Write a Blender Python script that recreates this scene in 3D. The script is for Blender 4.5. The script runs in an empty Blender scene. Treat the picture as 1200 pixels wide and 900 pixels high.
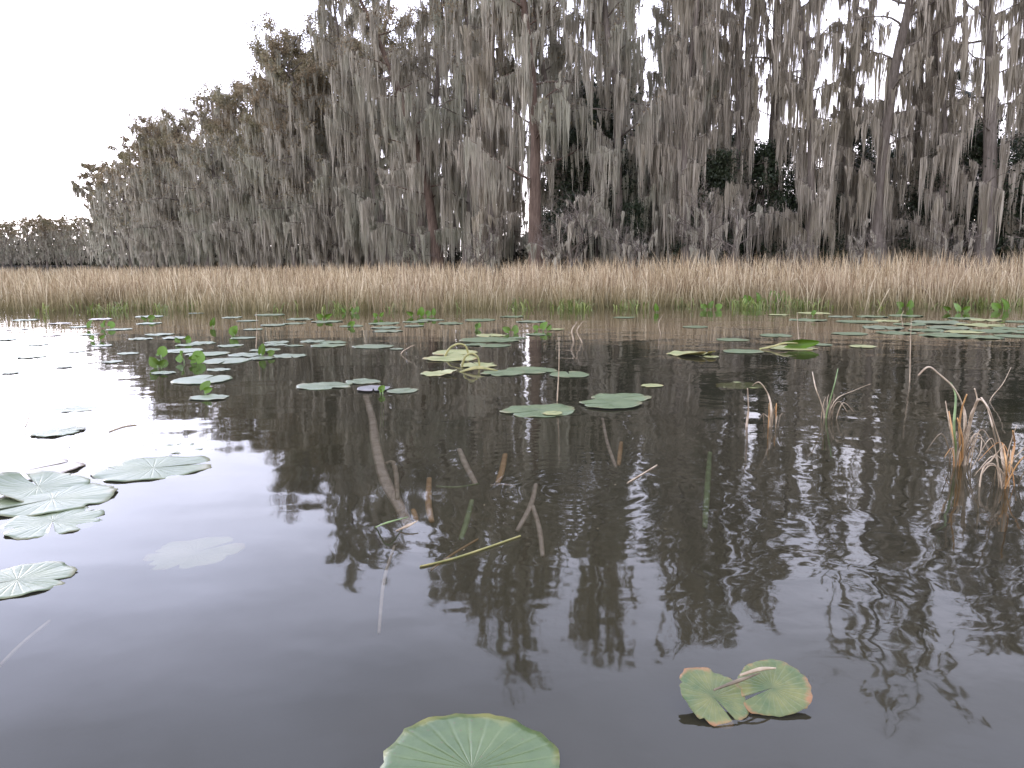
import bpy, math, random
import numpy as np
from mathutils import Vector, Matrix, Euler

random.seed(7)
scene = bpy.context.scene
COL = scene.collection
PI = math.pi

# ------------------------------------------------------------------ camera
CAM_H = 1.2
F = 942.0                      # focal length in pixels of a 1200 px wide picture
PITCH = math.atan((450 - 306) / F)
ROLL = math.radians(0.3)
cam_d = bpy.data.cameras.new('camera')
cam = bpy.data.objects.new('camera', cam_d)
COL.objects.link(cam)
cam_d.sensor_width = 36
cam_d.lens = F / 1200 * 36
cam_d.clip_start = 0.05
cam_d.clip_end = 9000
cam.location = (0, 0, CAM_H)
R_cam = Matrix.Rotation(PI / 2 - PITCH, 3, 'X') @ Matrix.Rotation(-ROLL, 3, 'Z')
cam.rotation_euler = R_cam.to_euler()
scene.camera = cam
Rc = np.array(R_cam)

def ray(px, py):
    return Rc @ np.array([(px - 600) / F, (450 - py) / F, -1.0])
def at(px, py, z=0.0):
    d = ray(px, py)
    return np.array([0, 0, CAM_H]) + d * ((z - CAM_H) / d[2])
def atY(px, py, Y):
    d = ray(px, py)
    return np.array([0, 0, CAM_H]) + d * (Y / d[1])

# ------------------------------------------------------------------ helpers
def link(o, parent=None):
    COL.objects.link(o)
    if parent is not None:
        o.parent = parent
    return o

def tag(o, label=None, cat=None, group=None, kind=None):
    if label: o['label'] = label
    if cat: o['category'] = cat
    if group: o['group'] = group
    if kind: o['kind'] = kind
    return o

def empty(name, loc, rz=0.0, s=1.0):
    o = bpy.data.objects.new(name, None)
    o.empty_display_size = 0.2
    o.location = loc
    o.rotation_euler = (0, 0, rz)
    o.scale = (s, s, s)
    return link(o)

class Geo:
    """collects vertices and quads / triangles, builds ONE mesh"""
    def __init__(self):
        self.v = []; self.q = []; self.t = []; self.n = 0; self.smooth = True
    def add(self, v, q=None, t=None):
        v = np.asarray(v, dtype=np.float32).reshape(-1, 3)
        self.v.append(v)
        if q is not None and len(q): self.q.append(np.asarray(q, dtype=np.int32).reshape(-1, 4) + self.n)
        if t is not None and len(t): self.t.append(np.asarray(t, dtype=np.int32).reshape(-1, 3) + self.n)
        self.n += len(v)
    def tube(self, pts, rad, k=6, cap=True):
        pts = np.asarray(pts, float); n = len(pts)
        rad = np.asarray(rad, float) * np.ones(n)
        tan = np.gradient(pts, axis=0)
        tan /= np.linalg.norm(tan, axis=1)[:, None] + 1e-9
        ref = np.array([0.0, 0.0, 1.0]) if abs(tan[0][2]) < 0.8 else np.array([1.0, 0.0, 0.0])
        a = np.cross(tan, ref); a /= np.linalg.norm(a, axis=1)[:, None] + 1e-9
        b = np.cross(tan, a)
        ang = np.linspace(0, 2 * PI, k, endpoint=False)
        v = pts[:, None, :] + rad[:, None, None] * (np.cos(ang)[None, :, None] * a[:, None, :] + np.sin(ang)[None, :, None] * b[:, None, :])
        i = np.arange(n - 1)[:, None] * k; j = np.arange(k)[None, :]; j2 = (j + 1) % k
        q = np.stack([i + j, i + j2, i + k + j2, i + k + j], -1).reshape(-1, 4)
        t = None
        v = v.reshape(-1, 3)
        if cap:
            v = np.vstack([v, pts[-1][None]])
            m = len(v) - 1; e = (n - 1) * k
            t = [[e + x, e + (x + 1) % k, m] for x in range(k)]
        self.add(v, q, t)
    def strips(self, P, S):
        """P (N,K,3) centre lines, S (N,K,3) half-width vectors"""
        N, K, _ = P.shape
        v = np.stack([P - S, P + S], 2).reshape(-1, 3)
        base = (np.arange(N) * K * 2)[:, None]
        k = (np.arange(K - 1) * 2)[None, :]
        q = np.stack([base + k, base + k + 1, base + k + 3, base + k + 2], -1).reshape(-1, 4)
        self.add(v, q)
    def leaves(self, C, size, rs, aspect=0.6, up=None):
        """one rhombus leaf per centre"""
        N = len(C)
        a = rs.normal(size=(N, 3)); a /= np.linalg.norm(a, axis=1)[:, None]
        b = rs.normal(size=(N, 3)); b = np.cross(a, b); b /= np.linalg.norm(b, axis=1)[:, None]
        s = (size * (0.6 + 0.8 * rs.rand(N)))[:, None] if np.isscalar(size) else size[:, None]
        v = np.stack([C - a * s, C + b * s * aspect, C + a * s, C - b * s * aspect], 1).reshape(-1, 3)
        q = np.arange(N * 4).reshape(-1, 4)
        self.add(v, q)
    def mesh(self, name, mat, smooth=True):
        me = bpy.data.meshes.new(name)
        V = np.vstack(self.v)
        Q = np.vstack(self.q) if self.q else np.zeros((0, 4), np.int32)
        T = np.vstack(self.t) if self.t else np.zeros((0, 3), np.int32)
        me.vertices.add(len(V)); me.vertices.foreach_set('co', V.ravel())
        me.loops.add(Q.size + T.size)
        me.loops.foreach_set('vertex_index', np.concatenate([Q.ravel(), T.ravel()]).astype(np.int32))
        me.polygons.add(len(Q) + len(T))
        ls = np.concatenate([np.arange(len(Q)) * 4, Q.size + np.arange(len(T)) * 3]).astype(np.int32)
        me.polygons.foreach_set('loop_start', ls)
        me.polygons.foreach_set('use_smooth', np.full(len(Q) + len(T), smooth))
        me.update(calc_edges=True); me.validate()
        if isinstance(mat, (list, tuple)):
            for m in mat: me.materials.append(m)
        else:
            me.materials.append(mat)
        return me

def mobj(name, me, parent=None, loc=(0, 0, 0)):
    o = bpy.data.objects.new(name, me)
    o.location = loc
    return link(o, parent)

# ------------------------------------------------------------------ materials
def newmat(name):
    m = bpy.data.materials.new(name); m.use_nodes = True
    nt = m.node_tree; nt.nodes.clear()
    out = nt.nodes.new('ShaderNodeOutputMaterial')
    return m, nt, out
def N(nt, t, **kw):
    n = nt.nodes.new(t)
    for k, v in kw.items():
        if k.startswith('i_'):
            key = k[2:].replace('_', ' ')
            n.inputs[key].default_value = v
        else:
            setattr(n, k, v)
    return n
def ramp(nt, fac, stops):
    r = nt.nodes.new('ShaderNodeValToRGB')
    el = r.color_ramp.elements
    el[0].position = stops[0][0]; el[0].color = (*stops[0][1], 1)
    el[1].position = stops[1][0]; el[1].color = (*stops[1][1], 1)
    for p, c in stops[2:]:
        e = el.new(p); e.color = (*c, 1)
    nt.links.new(fac, r.inputs[0])
    return r.outputs[0]
def mixc(nt, fac, a, b, mode='MIX'):
    m = nt.nodes.new('ShaderNodeMix'); m.data_type = 'RGBA'; m.blend_type = mode
    L = nt.links
    if isinstance(fac, float): m.inputs[0].default_value = fac
    else: L.new(fac, m.inputs[0])
    for s, x in ((6, a), (7, b)):
        if isinstance(x, tuple): m.inputs[s].default_value = (*x, 1)
        else: L.new(x, m.inputs[s])
    return m.outputs[2]

def leafmat(name, c1, c2, c3=None, trans=0.3, scale=0.35, rough=0.7, spec=0.2):
    """thin vegetation: colour differs from piece to piece and drifts over metres"""
    m, nt, out = newmat(name); L = nt.links
    geo = N(nt, 'ShaderNodeNewGeometry')
    tc = N(nt, 'ShaderNodeTexCoord')
    no = N(nt, 'ShaderNodeTexNoise', i_Scale=scale, i_Detail=3.0)
    L.new(geo.outputs['Position'], no.inputs['Vector'])
    c = mixc(nt, geo.outputs['Random Per Island'], c1, c2)
    if c3:
        f = N(nt, 'ShaderNodeMapRange'); f.inputs[1].default_value = 0.45; f.inputs[2].default_value = 0.65
        L.new(no.outputs['Fac'], f.inputs[0])
        c = mixc(nt, f.outputs[0], c, c3)
    if spec > 0.15:
        p = N(nt, 'ShaderNodeBsdfPrincipled'); p.inputs['Roughness'].default_value = rough
        p.inputs['Specular IOR Level'].default_value = spec
        L.new(c, p.inputs['Base Color'])
    else:
        p = N(nt, 'ShaderNodeBsdfDiffuse'); L.new(c, p.inputs['Color'])
    t = N(nt, 'ShaderNodeBsdfTranslucent'); L.new(c, t.inputs[0])
    mx = N(nt, 'ShaderNodeMixShader'); mx.inputs[0].default_value = trans
    L.new(p.outputs[0], mx.inputs[1]); L.new(t.outputs[0], mx.inputs[2])
    L.new(mx.outputs[0], out.inputs[0])
    return m

M = {}
M['moss'] = leafmat('spanish_moss', (0.32, 0.285, 0.225), (0.64, 0.59, 0.48), (0.43, 0.415, 0.32), trans=0.42, scale=0.22, rough=0.95, spec=0.05)
M['moss2'] = leafmat('spanish_moss_brownish', (0.29, 0.255, 0.20), (0.64, 0.575, 0.465), (0.44, 0.39, 0.295), trans=0.42, scale=0.25, rough=0.95, spec=0.05)
M['rust'] = leafmat('rust_needles', (0.22, 0.17, 0.105), (0.38, 0.305, 0.20), (0.25, 0.225, 0.13), trans=0.35, scale=0.3, rough=0.8, spec=0.1)
M['twig'] = leafmat('grey_twigs', (0.15, 0.125, 0.105), (0.30, 0.255, 0.22), trans=0.0, rough=0.9, spec=0.1)
M['dark'] = leafmat('evergreen_leaves', (0.018, 0.03, 0.014), (0.05, 0.065, 0.03), (0.035, 0.045, 0.02), trans=0.2, scale=0.5, rough=0.5, spec=0.4)
M['palm'] = leafmat('palm_leaves', (0.02, 0.035, 0.018), (0.05, 0.075, 0.035), trans=0.15, rough=0.45, spec=0.4)
M['lily'] = leafmat('fresh_green_leaf', (0.09, 0.20, 0.02), (0.20, 0.33, 0.04), (0.13, 0.2, 0.035), trans=0.35, scale=3, rough=0.4, spec=0.4)
M['sedge'] = leafmat('sedge_green', (0.10, 0.15, 0.035), (0.30, 0.34, 0.09), (0.2, 0.2, 0.07), trans=0.3, scale=3, rough=0.5, spec=0.3)

def bark(name, c1, c2):
    m, nt, out = newmat(name); L = nt.links
    tc = N(nt, 'ShaderNodeTexCoord')
    mp = N(nt, 'ShaderNodeMapping'); mp.inputs['Scale'].default_value = (7, 7, 0.8)
    L.new(tc.outputs['Object'], mp.inputs[0])
    no = N(nt, 'ShaderNodeTexNoise', i_Scale=1.6, i_Detail=6.0, i_Roughness=0.65)
    L.new(mp.outputs[0], no.inputs['Vector'])
    c = ramp(nt, no.outputs['Fac'], [(0.32, c1), (0.68, c2)])
    p = N(nt, 'ShaderNodeBsdfPrincipled'); p.inputs['Roughness'].default_value = 0.95
    p.inputs['Specular IOR Level'].default_value = 0.1
    L.new(c, p.inputs['Base Color'])
    b = N(nt, 'ShaderNodeBump'); b.inputs['Distance'].default_value = 0.05; b.inputs['Strength'].default_value = 0.7
    L.new(no.outputs['Fac'], b.inputs['Height']); L.new(b.outputs[0], p.inputs['Normal'])
    L.new(p.outputs[0], out.inputs[0])
    return m
M['bark'] = bark('cypress_bark', (0.10, 0.083, 0.066), (0.24, 0.205, 0.17))
M['bark_red'] = bark('red_brown_bark', (0.08, 0.055, 0.042), (0.20, 0.145, 0.11))
M['bark_dark'] = bark('dark_bark', (0.05, 0.04, 0.033), (0.13, 0.105, 0.09))

def reedmat():
    m, nt, out = newmat('dry_reed'); L = nt.links
    geo = N(nt, 'ShaderNodeNewGeometry')
    sep = N(nt, 'ShaderNodeSeparateXYZ'); L.new(geo.outputs['Position'], sep.inputs[0])
    c = ramp(nt, geo.outputs['Random Per Island'], [(0.0, (0.18, 0.12, 0.065)), (0.35, (0.37, 0.28, 0.16)), (0.7, (0.54, 0.425, 0.27)), (1.0, (0.80, 0.68, 0.48))])
    # olive-stained lower stems (real colour of the plant, different by height)
    no = N(nt, 'ShaderNodeTexNoise', i_Scale=0.5, i_Detail=3.0); L.new(geo.outputs['Position'], no.inputs['Vector'])
    mr = N(nt, 'ShaderNodeMapRange'); mr.inputs[1].default_value = 0.0; mr.inputs[2].default_value = 0.55
    mr.inputs[3].default_value = 0.7; mr.inputs[4].default_value = 0.0
    L.new(sep.outputs['Z'], mr.inputs[0])
    c = mixc(nt, mr.outputs[0], c, (0.20, 0.185, 0.075))
    mr2 = N(nt, 'ShaderNodeMapRange'); mr2.inputs[1].default_value = 0.5; mr2.inputs[2].default_value = 0.7; mr2.inputs[4].default_value = 0.5
    L.new(no.outputs['Fac'], mr2.inputs[0])
    c = mixc(nt, mr2.outputs[0], c, (0.33, 0.23, 0.16))
    p = N(nt, 'ShaderNodeBsdfPrincipled'); p.inputs['Roughness'].default_value = 0.8; p.inputs['Specular IOR Level'].default_value = 0.15
    L.new(c, p.inputs['Base Color'])
    t = N(nt, 'ShaderNodeBsdfTranslucent'); L.new(c, t.inputs[0])
    mx = N(nt, 'ShaderNodeMixShader'); mx.inputs[0].default_value = 0.3
    L.new(p.outputs[0], mx.inputs[1]); L.new(t.outputs[0], mx.inputs[2]); L.new(mx.outputs[0], out.inputs[0])
    return m
M['reed'] = reedmat()

def stalkmat(name, c1, c2):
    m, nt, out = newmat(name); L = nt.links
    tc = N(nt, 'ShaderNodeTexCoord')
    no = N(nt, 'ShaderNodeTexNoise', i_Scale=14.0, i_Detail=4.0); L.new(tc.outputs['Object'], no.inputs['Vector'])
    c = ramp(nt, no.outputs['Fac'], [(0.35, c1), (0.65, c2)])
    p = N(nt, 'ShaderNodeBsdfPrincipled'); p.inputs['Roughness'].default_value = 0.6
    L.new(c, p.inputs['Base Color']); L.new(p.outputs[0], out.inputs[0])
    return m
M['stalk_tan'] = stalkmat('tan_stalk', (0.28, 0.205, 0.13), (0.52, 0.42, 0.30))
M['stalk_orange'] = stalkmat('orange_sheath', (0.34, 0.16, 0.05), (0.55, 0.32, 0.13))
M['stalk_pink'] = stalkmat('pinkish_stalk', (0.33, 0.245, 0.17), (0.58, 0.46, 0.345))
M['reed_dark'] = stalkmat('weathered_reed', (0.10, 0.075, 0.045), (0.26, 0.2, 0.13))
M['stalk_green'] = stalkmat('green_stalk', (0.1, 0.15, 0.05), (0.22, 0.3, 0.12))
M['stalk_yellow'] = stalkmat('yellow_stem', (0.19, 0.19, 0.06), (0.33, 0.29, 0.11))

def padmat(name, c1, c2, edge, vein=0.25):
    m, nt, out = newmat(name); L = nt.links
    tc = N(nt, 'ShaderNodeTexCoord'); oi = N(nt, 'ShaderNodeObjectInfo')
    sep = N(nt, 'ShaderNodeSeparateXYZ'); L.new(tc.outputs['Object'], sep.inputs[0])
    def math_(op, a, b=None):
        n = N(nt, 'ShaderNodeMath', operation=op)
        for i, x in enumerate((a, b)):
            if x is None: continue
            if isinstance(x, (int, float)): n.inputs[i].default_value = x
            else: L.new(x, n.inputs[i])
        return n.outputs[0]
    ang = math_('ARCTAN2', sep.outputs['Y'], sep.outputs['X'])
    ln = N(nt, 'ShaderNodeVectorMath', operation='LENGTH'); L.new(tc.outputs['Object'], ln.inputs[0])
    r = ln.outputs['Value']
    nz = N(nt, 'ShaderNodeTexNoise', i_Scale=3.0, i_Detail=5.0); L.new(tc.outputs['Object'], nz.inputs['Vector'])
    wob = math_('MULTIPLY', nz.outputs['Fac'], 1.1)
    s = math_('SINE', math_('ADD', math_('MULTIPLY', ang, 13.0), wob))
    v = math_('POWER', math_('ABSOLUTE', s), 14.0)
    v = math_('MULTIPLY', v, math_('SUBTRACT', 1.0, math_('MULTIPLY', r, 0.85)))
    nb = N(nt, 'ShaderNodeTexNoise', i_Scale=1.8, i_Detail=6.0, i_Roughness=0.6)
    L.new(tc.outputs['Object'], nb.inputs['Vector'])
    addv = N(nt, 'ShaderNodeVectorMath', operation='ADD'); L.new(tc.outputs['Object'], addv.inputs[0]); L.new(oi.outputs['Random'], addv.inputs[1])
    sc = N(nt, 'ShaderNodeVectorMath', operation='SCALE'); sc.inputs['Scale'].default_value = 1.0; L.new(addv.outputs[0], sc.inputs[0])
    L.new(sc.outputs[0], nb.inputs['Vector'])
    c = ramp(nt, nb.outputs['Fac'], [(0.3, c1), (0.7, c2)])
    vs = math_('MULTIPLY', v, vein)
    c = mixc(nt, vs, c, (0.24, 0.27, 0.13))
    # browned, eaten rim
    e = N(nt, 'ShaderNodeMapRange'); e.inputs[1].default_value = 0.84; e.inputs[2].default_value = 1.0; e.inputs[4].default_value = 0.75
    L.new(math_('ADD', r, math_('MULTIPLY', math_('SUBTRACT', nb.outputs['Fac'], 0.5), 0.8)), e.inputs[0])
    c = mixc(nt, e.outputs[0], c, edge)
    # specks
    vo = N(nt, 'ShaderNodeTexVoronoi', i_Scale=9.0); L.new(sc.outputs[0], vo.inputs['Vector'])
    sp = N(nt, 'ShaderNodeMapRange'); sp.inputs[1].default_value = 0.16; sp.inputs[2].default_value = 0.05; sp.inputs[4].default_value = 0.8
    L.new(vo.outputs['Distance'], sp.inputs[0])
    c = mixc(nt, sp.outputs[0], c, (0.10, 0.08, 0.04))
    p = N(nt, 'ShaderNodeBsdfPrincipled'); L.new(c, p.inputs['Base Color'])
    rr = N(nt, 'ShaderNodeMapRange'); rr.inputs[3].default_value = 0.28; rr.inputs[4].default_value = 0.45
    L.new(nb.outputs['Fac'], rr.inputs[0]); L.new(rr.outputs[0], p.inputs['Roughness'])
    b = N(nt, 'ShaderNodeBump'); b.inputs['Distance'].default_value = 0.01; b.inputs['Strength'].default_value = 0.5
    hh = math_('ADD', math_('MULTIPLY', v, -0.5), nz.outputs['Fac'])
    L.new(hh, b.inputs['Height']); L.new(b.outputs[0], p.inputs['Normal'])
    L.new(p.outputs[0], out.inputs[0])
    return m
M['pad'] = padmat('pad_green', (0.065, 0.10, 0.035), (0.12, 0.155, 0.062), (0.16, 0.14, 0.06))
M['pad_pale'] = padmat('pad_pale', (0.085, 0.115, 0.055), (0.16, 0.185, 0.10), (0.2, 0.18, 0.1))  # lighter copy of the pad green, bright sky sheen put into the colour
M['pad_yellow'] = padmat('pad_yellow', (0.20, 0.23, 0.08), (0.34, 0.32, 0.13), (0.26, 0.17, 0.06))
M['pad_pink'] = padmat('pad_pinkish', (0.26, 0.22, 0.18), (0.38, 0.33, 0.28), (0.2, 0.15, 0.1))
M['pad_bright'] = padmat('pad_bright', (0.045, 0.08, 0.024), (0.095, 0.135, 0.045), (0.22, 0.20, 0.06))
M['pad_autumn'] = padmat('pad_autumn', (0.045, 0.085, 0.024), (0.16, 0.16, 0.045), (0.30, 0.12, 0.05))
M['pad_purple'] = padmat('pad_purplish', (0.13, 0.125, 0.12), (0.22, 0.2, 0.21), (0.15, 0.12, 0.1))

# ------------------------------------------------------------------ world and sun
SUN_AZ = math.radians(-48)      # measured from +Y towards +X : to the left, behind the wood
SUN_EL = math.radians(9)
w = bpy.data.worlds.new('World'); scene.world = w; w.use_nodes = True
nt = w.node_tree; nt.nodes.clear(); L = nt.links
wout = nt.nodes.new('ShaderNodeOutputWorld')
tc = N(nt, 'ShaderNodeTexCoord')
sky = N(nt, 'ShaderNodeTexSky', sky_type='NISHITA', sun_disc=False)
sky.sun_elevation = SUN_EL; sky.sun_rotation = SUN_AZ; sky.air_density = 1.0; sky.dust_density = 3.0; sky.ozone_density = 2.0
nrm = N(nt, 'ShaderNodeVectorMath', operation='NORMALIZE'); L.new(tc.outputs['Generated'], nrm.inputs[0])
sep = N(nt, 'ShaderNodeSeparateXYZ'); L.new(nrm.outputs[0], sep.inputs[0])
def wm(op, a, b=None, c=None, clamp=False):
    n = N(nt, 'ShaderNodeMath', operation=op); n.use_clamp = clamp
    for i, x in enumerate((a, b, c)):
        if x is None: continue
        if isinstance(x, (int, float)): n.inputs[i].default_value = x
        else: L.new(x, n.inputs[i])
    return n.outputs[0]
el = wm('MAXIMUM', sep.outputs['Z'], 0.0)
# cloud deck: even grey-lilac layer, brighter low down and towards the hidden sun
hor = wm('POWER', wm('SUBTRACT', 1.0, el), 4.0)
hor2 = wm('POWER', wm('SUBTRACT', 1.0, el), 2.6)
dot = N(nt, 'ShaderNodeVectorMath', operation='DOT_PRODUCT'); L.new(nrm.outputs[0], dot.inputs[0])
dot.inputs[1].default_value = (math.sin(SUN_AZ), math.cos(SUN_AZ), 0.1)
g = wm('POWER', wm('MAXIMUM', dot.outputs['Value'], 0.0), 3.5)
deck = mixc(nt, hor, (23, 24.6, 32), (31.0, 27.4, 25.8))
glow = N(nt, 'ShaderNodeVectorMath', operation='SCALE'); L.new(mixc(nt, hor, (43.0, 50.5, 82.0), (64.0, 60.0, 60.0)), glow.inputs[0]); L.new(wm('MULTIPLY', g, hor2), glow.inputs['Scale'])
a1 = N(nt, 'ShaderNodeVectorMath', operation='ADD'); L.new(deck, a1.inputs[0]); L.new(glow.outputs[0], a1.inputs[1])
# soft cloud mottling
mp = N(nt, 'ShaderNodeMapping'); mp.inputs['Scale'].default_value = (1.5, 1.5, 4.5); L.new(nrm.outputs[0], mp.inputs[0])
cn = N(nt, 'ShaderNodeTexNoise', i_Scale=1.6, i_Detail=5.0, i_Roughness=0.55); L.new(mp.outputs[0], cn.inputs['Vector'])
cf = N(nt, 'ShaderNodeMapRange'); cf.inputs[1].default_value = 0.3; cf.inputs[2].default_value = 0.7; cf.inputs[3].default_value = 0.78; cf.inputs[4].default_value = 1.2
L.new(cn.outputs['Fac'], cf.inputs[0])
a2 = N(nt, 'ShaderNodeVectorMath', operation='SCALE'); L.new(a1.outputs[0], a2.inputs[0]); L.new(cf.outputs[0], a2.inputs['Scale'])
a3 = mixc(nt, 0.88, sky.outputs[0], a2.outputs[0])
bg = N(nt, 'ShaderNodeBackground'); bg.inputs['Strength'].default_value = 0.10
L.new(a3, bg.inputs['Color']); L.new(bg.outputs[0], wout.inputs[0])

sd = bpy.data.lights.new('sun', 'SUN'); sd.energy = 0.6; sd.angle = math.radians(20); sd.color = (1.0, 0.93, 0.86)
so = bpy.data.objects.new('sun', sd); link(so)
sdir = Vector((math.sin(SUN_AZ) * math.cos(SUN_EL), math.cos(SUN_AZ) * math.cos(SUN_EL), math.sin(SUN_EL)))
so.rotation_euler = sdir.to_track_quat('Z', 'Y').to_euler(); so.location = sdir * 100
scene.view_settings.view_transform = 'Standard'; scene.view_settings.look = 'None'
scene.view_settings.gamma = 1.0; scene.view_settings.exposure = 0.0; scene.view_settings.use_curve_mapping = False

# ------------------------------------------------------------------ shore line: distance of the wood by bearing
FR_PX = np.array([-900, -200, 0, 60, 112, 124, 135, 150, 180, 225, 270, 330, 400, 470, 560, 650, 800, 1000, 1200, 1600, 2500])
FR_Y = np.array([420, 410, 400, 380, 350, 235, 178, 146, 126, 103, 92, 81, 71, 62, 52, 47, 45, 43, 41, 40, 38])
def front(px): return np.interp(px, FR_PX, FR_Y)

def graded(lo, hi, n, k):
    t = np.linspace(-1, 1, n)
    s = np.sinh(t * k) / np.sinh(k)
    return np.where(s < 0, -s * lo, s * hi)
gx = graded(-3500, 3500, 260, 6.2); gy = graded(-400, 5000, 260, 6.2)
X, Y = np.meshgrid(gx, gy)
pxs = 600 + F * X / np.maximum(Y, 0.5)
D = np.interp(pxs, FR_PX, FR_Y)
t = np.clip((Y - (D - 5)) / 6.0, 0, 1); t = t * t * (3 - 2 * t)
m = np.clip((Y - 18.0) / 3.0, 0, 1) * (Y < 92)
bedz = -1.3 + 1.05 * m * (1 - t)
rs = np.random.RandomState(3)
Z = bedz * (1 - t) + 0.22 * t + 0.05 * np.sin(X * 0.7 + 1.3 * np.sin(Y * 0.31)) * t
Z[Y <= 0] = -1.3
gg = Geo(); n1, n2 = X.shape
i = np.arange(n1 - 1)[:, None] * n2 + np.arange(n2 - 1)[None, :]
gg.add(np.stack([X, Y, Z], -1), np.stack([i, i + 1, i + n2 + 1, i + n2], -1).reshape(-1, 4))
def groundmat():
    m, nt, out = newmat('wet_ground'); L = nt.links
    geo = N(nt, 'ShaderNodeNewGeometry')
    no = N(nt, 'ShaderNodeTexNoise', i_Scale=0.8, i_Detail=7.0); L.new(geo.outputs['Position'], no.inputs['Vector'])
    c = ramp(nt, no.outputs['Fac'], [(0.35, (0.028, 0.022, 0.014)), (0.6, (0.055, 0.044, 0.027)), (0.8, (0.05, 0.05, 0.025))])
    sp = N(nt, 'ShaderNodeSeparateXYZ'); L.new(geo.outputs['Position'], sp.inputs[0])
    dp = N(nt, 'ShaderNodeMapRange'); dp.inputs[1].default_value = -0.9; dp.inputs[2].default_value = -0.2; L.new(sp.outputs['Z'], dp.inputs[0])
    c = mixc(nt, dp.outputs[0], (0.014, 0.012, 0.008), c)  # dark muck, deepened with depth in place of light lost in the water
    p = N(nt, 'ShaderNodeBsdfPrincipled'); p.inputs['Roughness'].default_value = 0.95
    L.new(c, p.inputs['Base Color'])
    b = N(nt, 'ShaderNodeBump'); b.inputs['Distance'].default_value = 0.1; L.new(no.outputs['Fac'], b.inputs['Height']); L.new(b.outputs[0], p.inputs['Normal'])
    L.new(p.outputs[0], out.inputs[0]); return m
M['ground'] = groundmat()
tag(mobj('ground', gg.mesh('ground', M['ground'])), 'dark wet swamp ground under the mossy wood and the lake bed', kind='structure')

# ------------------------------------------------------------------ water
def watermat():
    m, nt, out = newmat('lake_water'); L = nt.links
    geo = N(nt, 'ShaderNodeNewGeometry')
    P = geo.outputs['Position']
    sep = N(nt, 'ShaderNodeSeparateXYZ'); L.new(P, sep.inputs[0])
    def ma(op, a, b=None):
        n = N(nt, 'ShaderNodeMath', operation=op)
        for i, x in enumerate((a, b)):
            if x is None: continue
            if isinstance(x, (int, float)): n.inputs[i].default_value = x
            else: L.new(x, n.inputs[i])
        return n.outputs[0]
    def noise(scale, sx, sy, rot, detail, dist=0.0, rough=0.5):
        mp = N(nt, 'ShaderNodeMapping'); mp.inputs['Scale'].default_value = (sx, sy, 1); mp.inputs['Rotation'].default_value = (0, 0, rot)
        L.new(P, mp.inputs[0])
        n = N(nt, 'ShaderNodeTexNoise', i_Scale=scale, i_Detail=detail, i_Distortion=dist, i_Roughness=rough)
        L.new(mp.outputs[0], n.inputs['Vector']); return n.outputs['Fac']
    # rippled on the right and far, calm pool in front and on the left
    mask = noise(0.42, 1, 1, 0.3, 2.0)
    mk = N(nt, 'ShaderNodeMapRange'); mk.inputs[1].default_value = 0.38; mk.inputs[2].default_value = 0.62; mk.inputs[3].default_value = 0.25; mk.inputs[4].default_value = 1.0
    L.new(mask, mk.inputs[0])
    sx = N(nt, 'ShaderNodeMapRange'); sx.interpolation_type = 'SMOOTHSTEP'; sx.inputs[1].default_value = -1.4; sx.inputs[2].default_value = 1.0; sx.inputs[3].default_value = 0.12; sx.inputs[4].default_value = 1.0
    L.new(sep.outputs['X'], sx.inputs[0])
    k = ma('MULTIPLY', mk.outputs[0], sx.outputs[0])
    fine = noise(7.0, 0.9, 0.9, 0.25, 2.0, 0.8)
    mid = noise(2.2, 0.9, 1.0, -0.3, 2.0, 0.5)
    big = noise(0.9, 0.7, 1.4, 0.2, 2.0)
    # rings running out from a stem
    rg = N(nt, 'ShaderNodeVectorMath', operation='DISTANCE'); L.new(P, rg.inputs[0]); c = at(672, 575); rg.inputs[1].default_value = (c[0], c[1], 0)
    rv = ma('ADD', rg.outputs['Value'], ma('MULTIPLY', mid, 0.12))
    ring = ma('MULTIPLY', ma('SINE', ma('MULTIPLY', rv, 62.0)), ma('POWER', 2.718, ma('MULTIPLY', rg.outputs['Value'], -1.5)))
    h = ma('ADD', ma('MULTIPLY', fine, 0.0010), ma('MULTIPLY', mid, 0.0095))
    h = ma('MULTIPLY', h, k)
    h = ma('ADD', h, ma('MULTIPLY', big, 0.008))
    h = ma('ADD', h, ma('MULTIPLY', ring, 0.00035))
    b = N(nt, 'ShaderNodeBump'); b.inputs['Strength'].default_value = 1.0; b.inputs['Distance'].default_value = 1.0
    L.new(h, b.inputs['Height'])
    fr = N(nt, 'ShaderNodeFresnel'); fr.inputs['IOR'].default_value = 1.333; L.new(b.outputs[0], fr.inputs['Normal'])
    gl = N(nt, 'ShaderNodeBsdfGlossy'); gl.inputs['Roughness'].default_value = 0.035; L.new(b.outputs[0], gl.inputs['Normal'])
    gl.inputs['Color'].default_value = (1, 1, 1, 1)
    df = N(nt, 'ShaderNodeBsdfDiffuse'); 
    mc = noise(0.5, 1, 1, 0, 3.0)
    L.new(ramp(nt, mc, [(0.35, (0.036, 0.032, 0.016)), (0.7, (0.060, 0.051, 0.025))]), df.inputs['Color'])
    tr = N(nt, 'ShaderNodeBsdfTransparent')
    m1 = N(nt, 'ShaderNodeMixShader'); m1.inputs[0].default_value = 0.6; L.new(df.outputs[0], m1.inputs[1]); L.new(tr.outputs[0], m1.inputs[2])
    m2 = N(nt, 'ShaderNodeMixShader'); L.new(fr.outputs[0], m2.inputs[0]); L.new(m1.outputs[0], m2.inputs[1]); L.new(gl.outputs[0], m2.inputs[2])
    L.new(m2.outputs[0], out.inputs['Surface'])
    return m
M['water'] = watermat()
gw = Geo()
a, b_, y0, y1, zb = -3400, 3400, -390, 4900, -2.0
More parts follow.
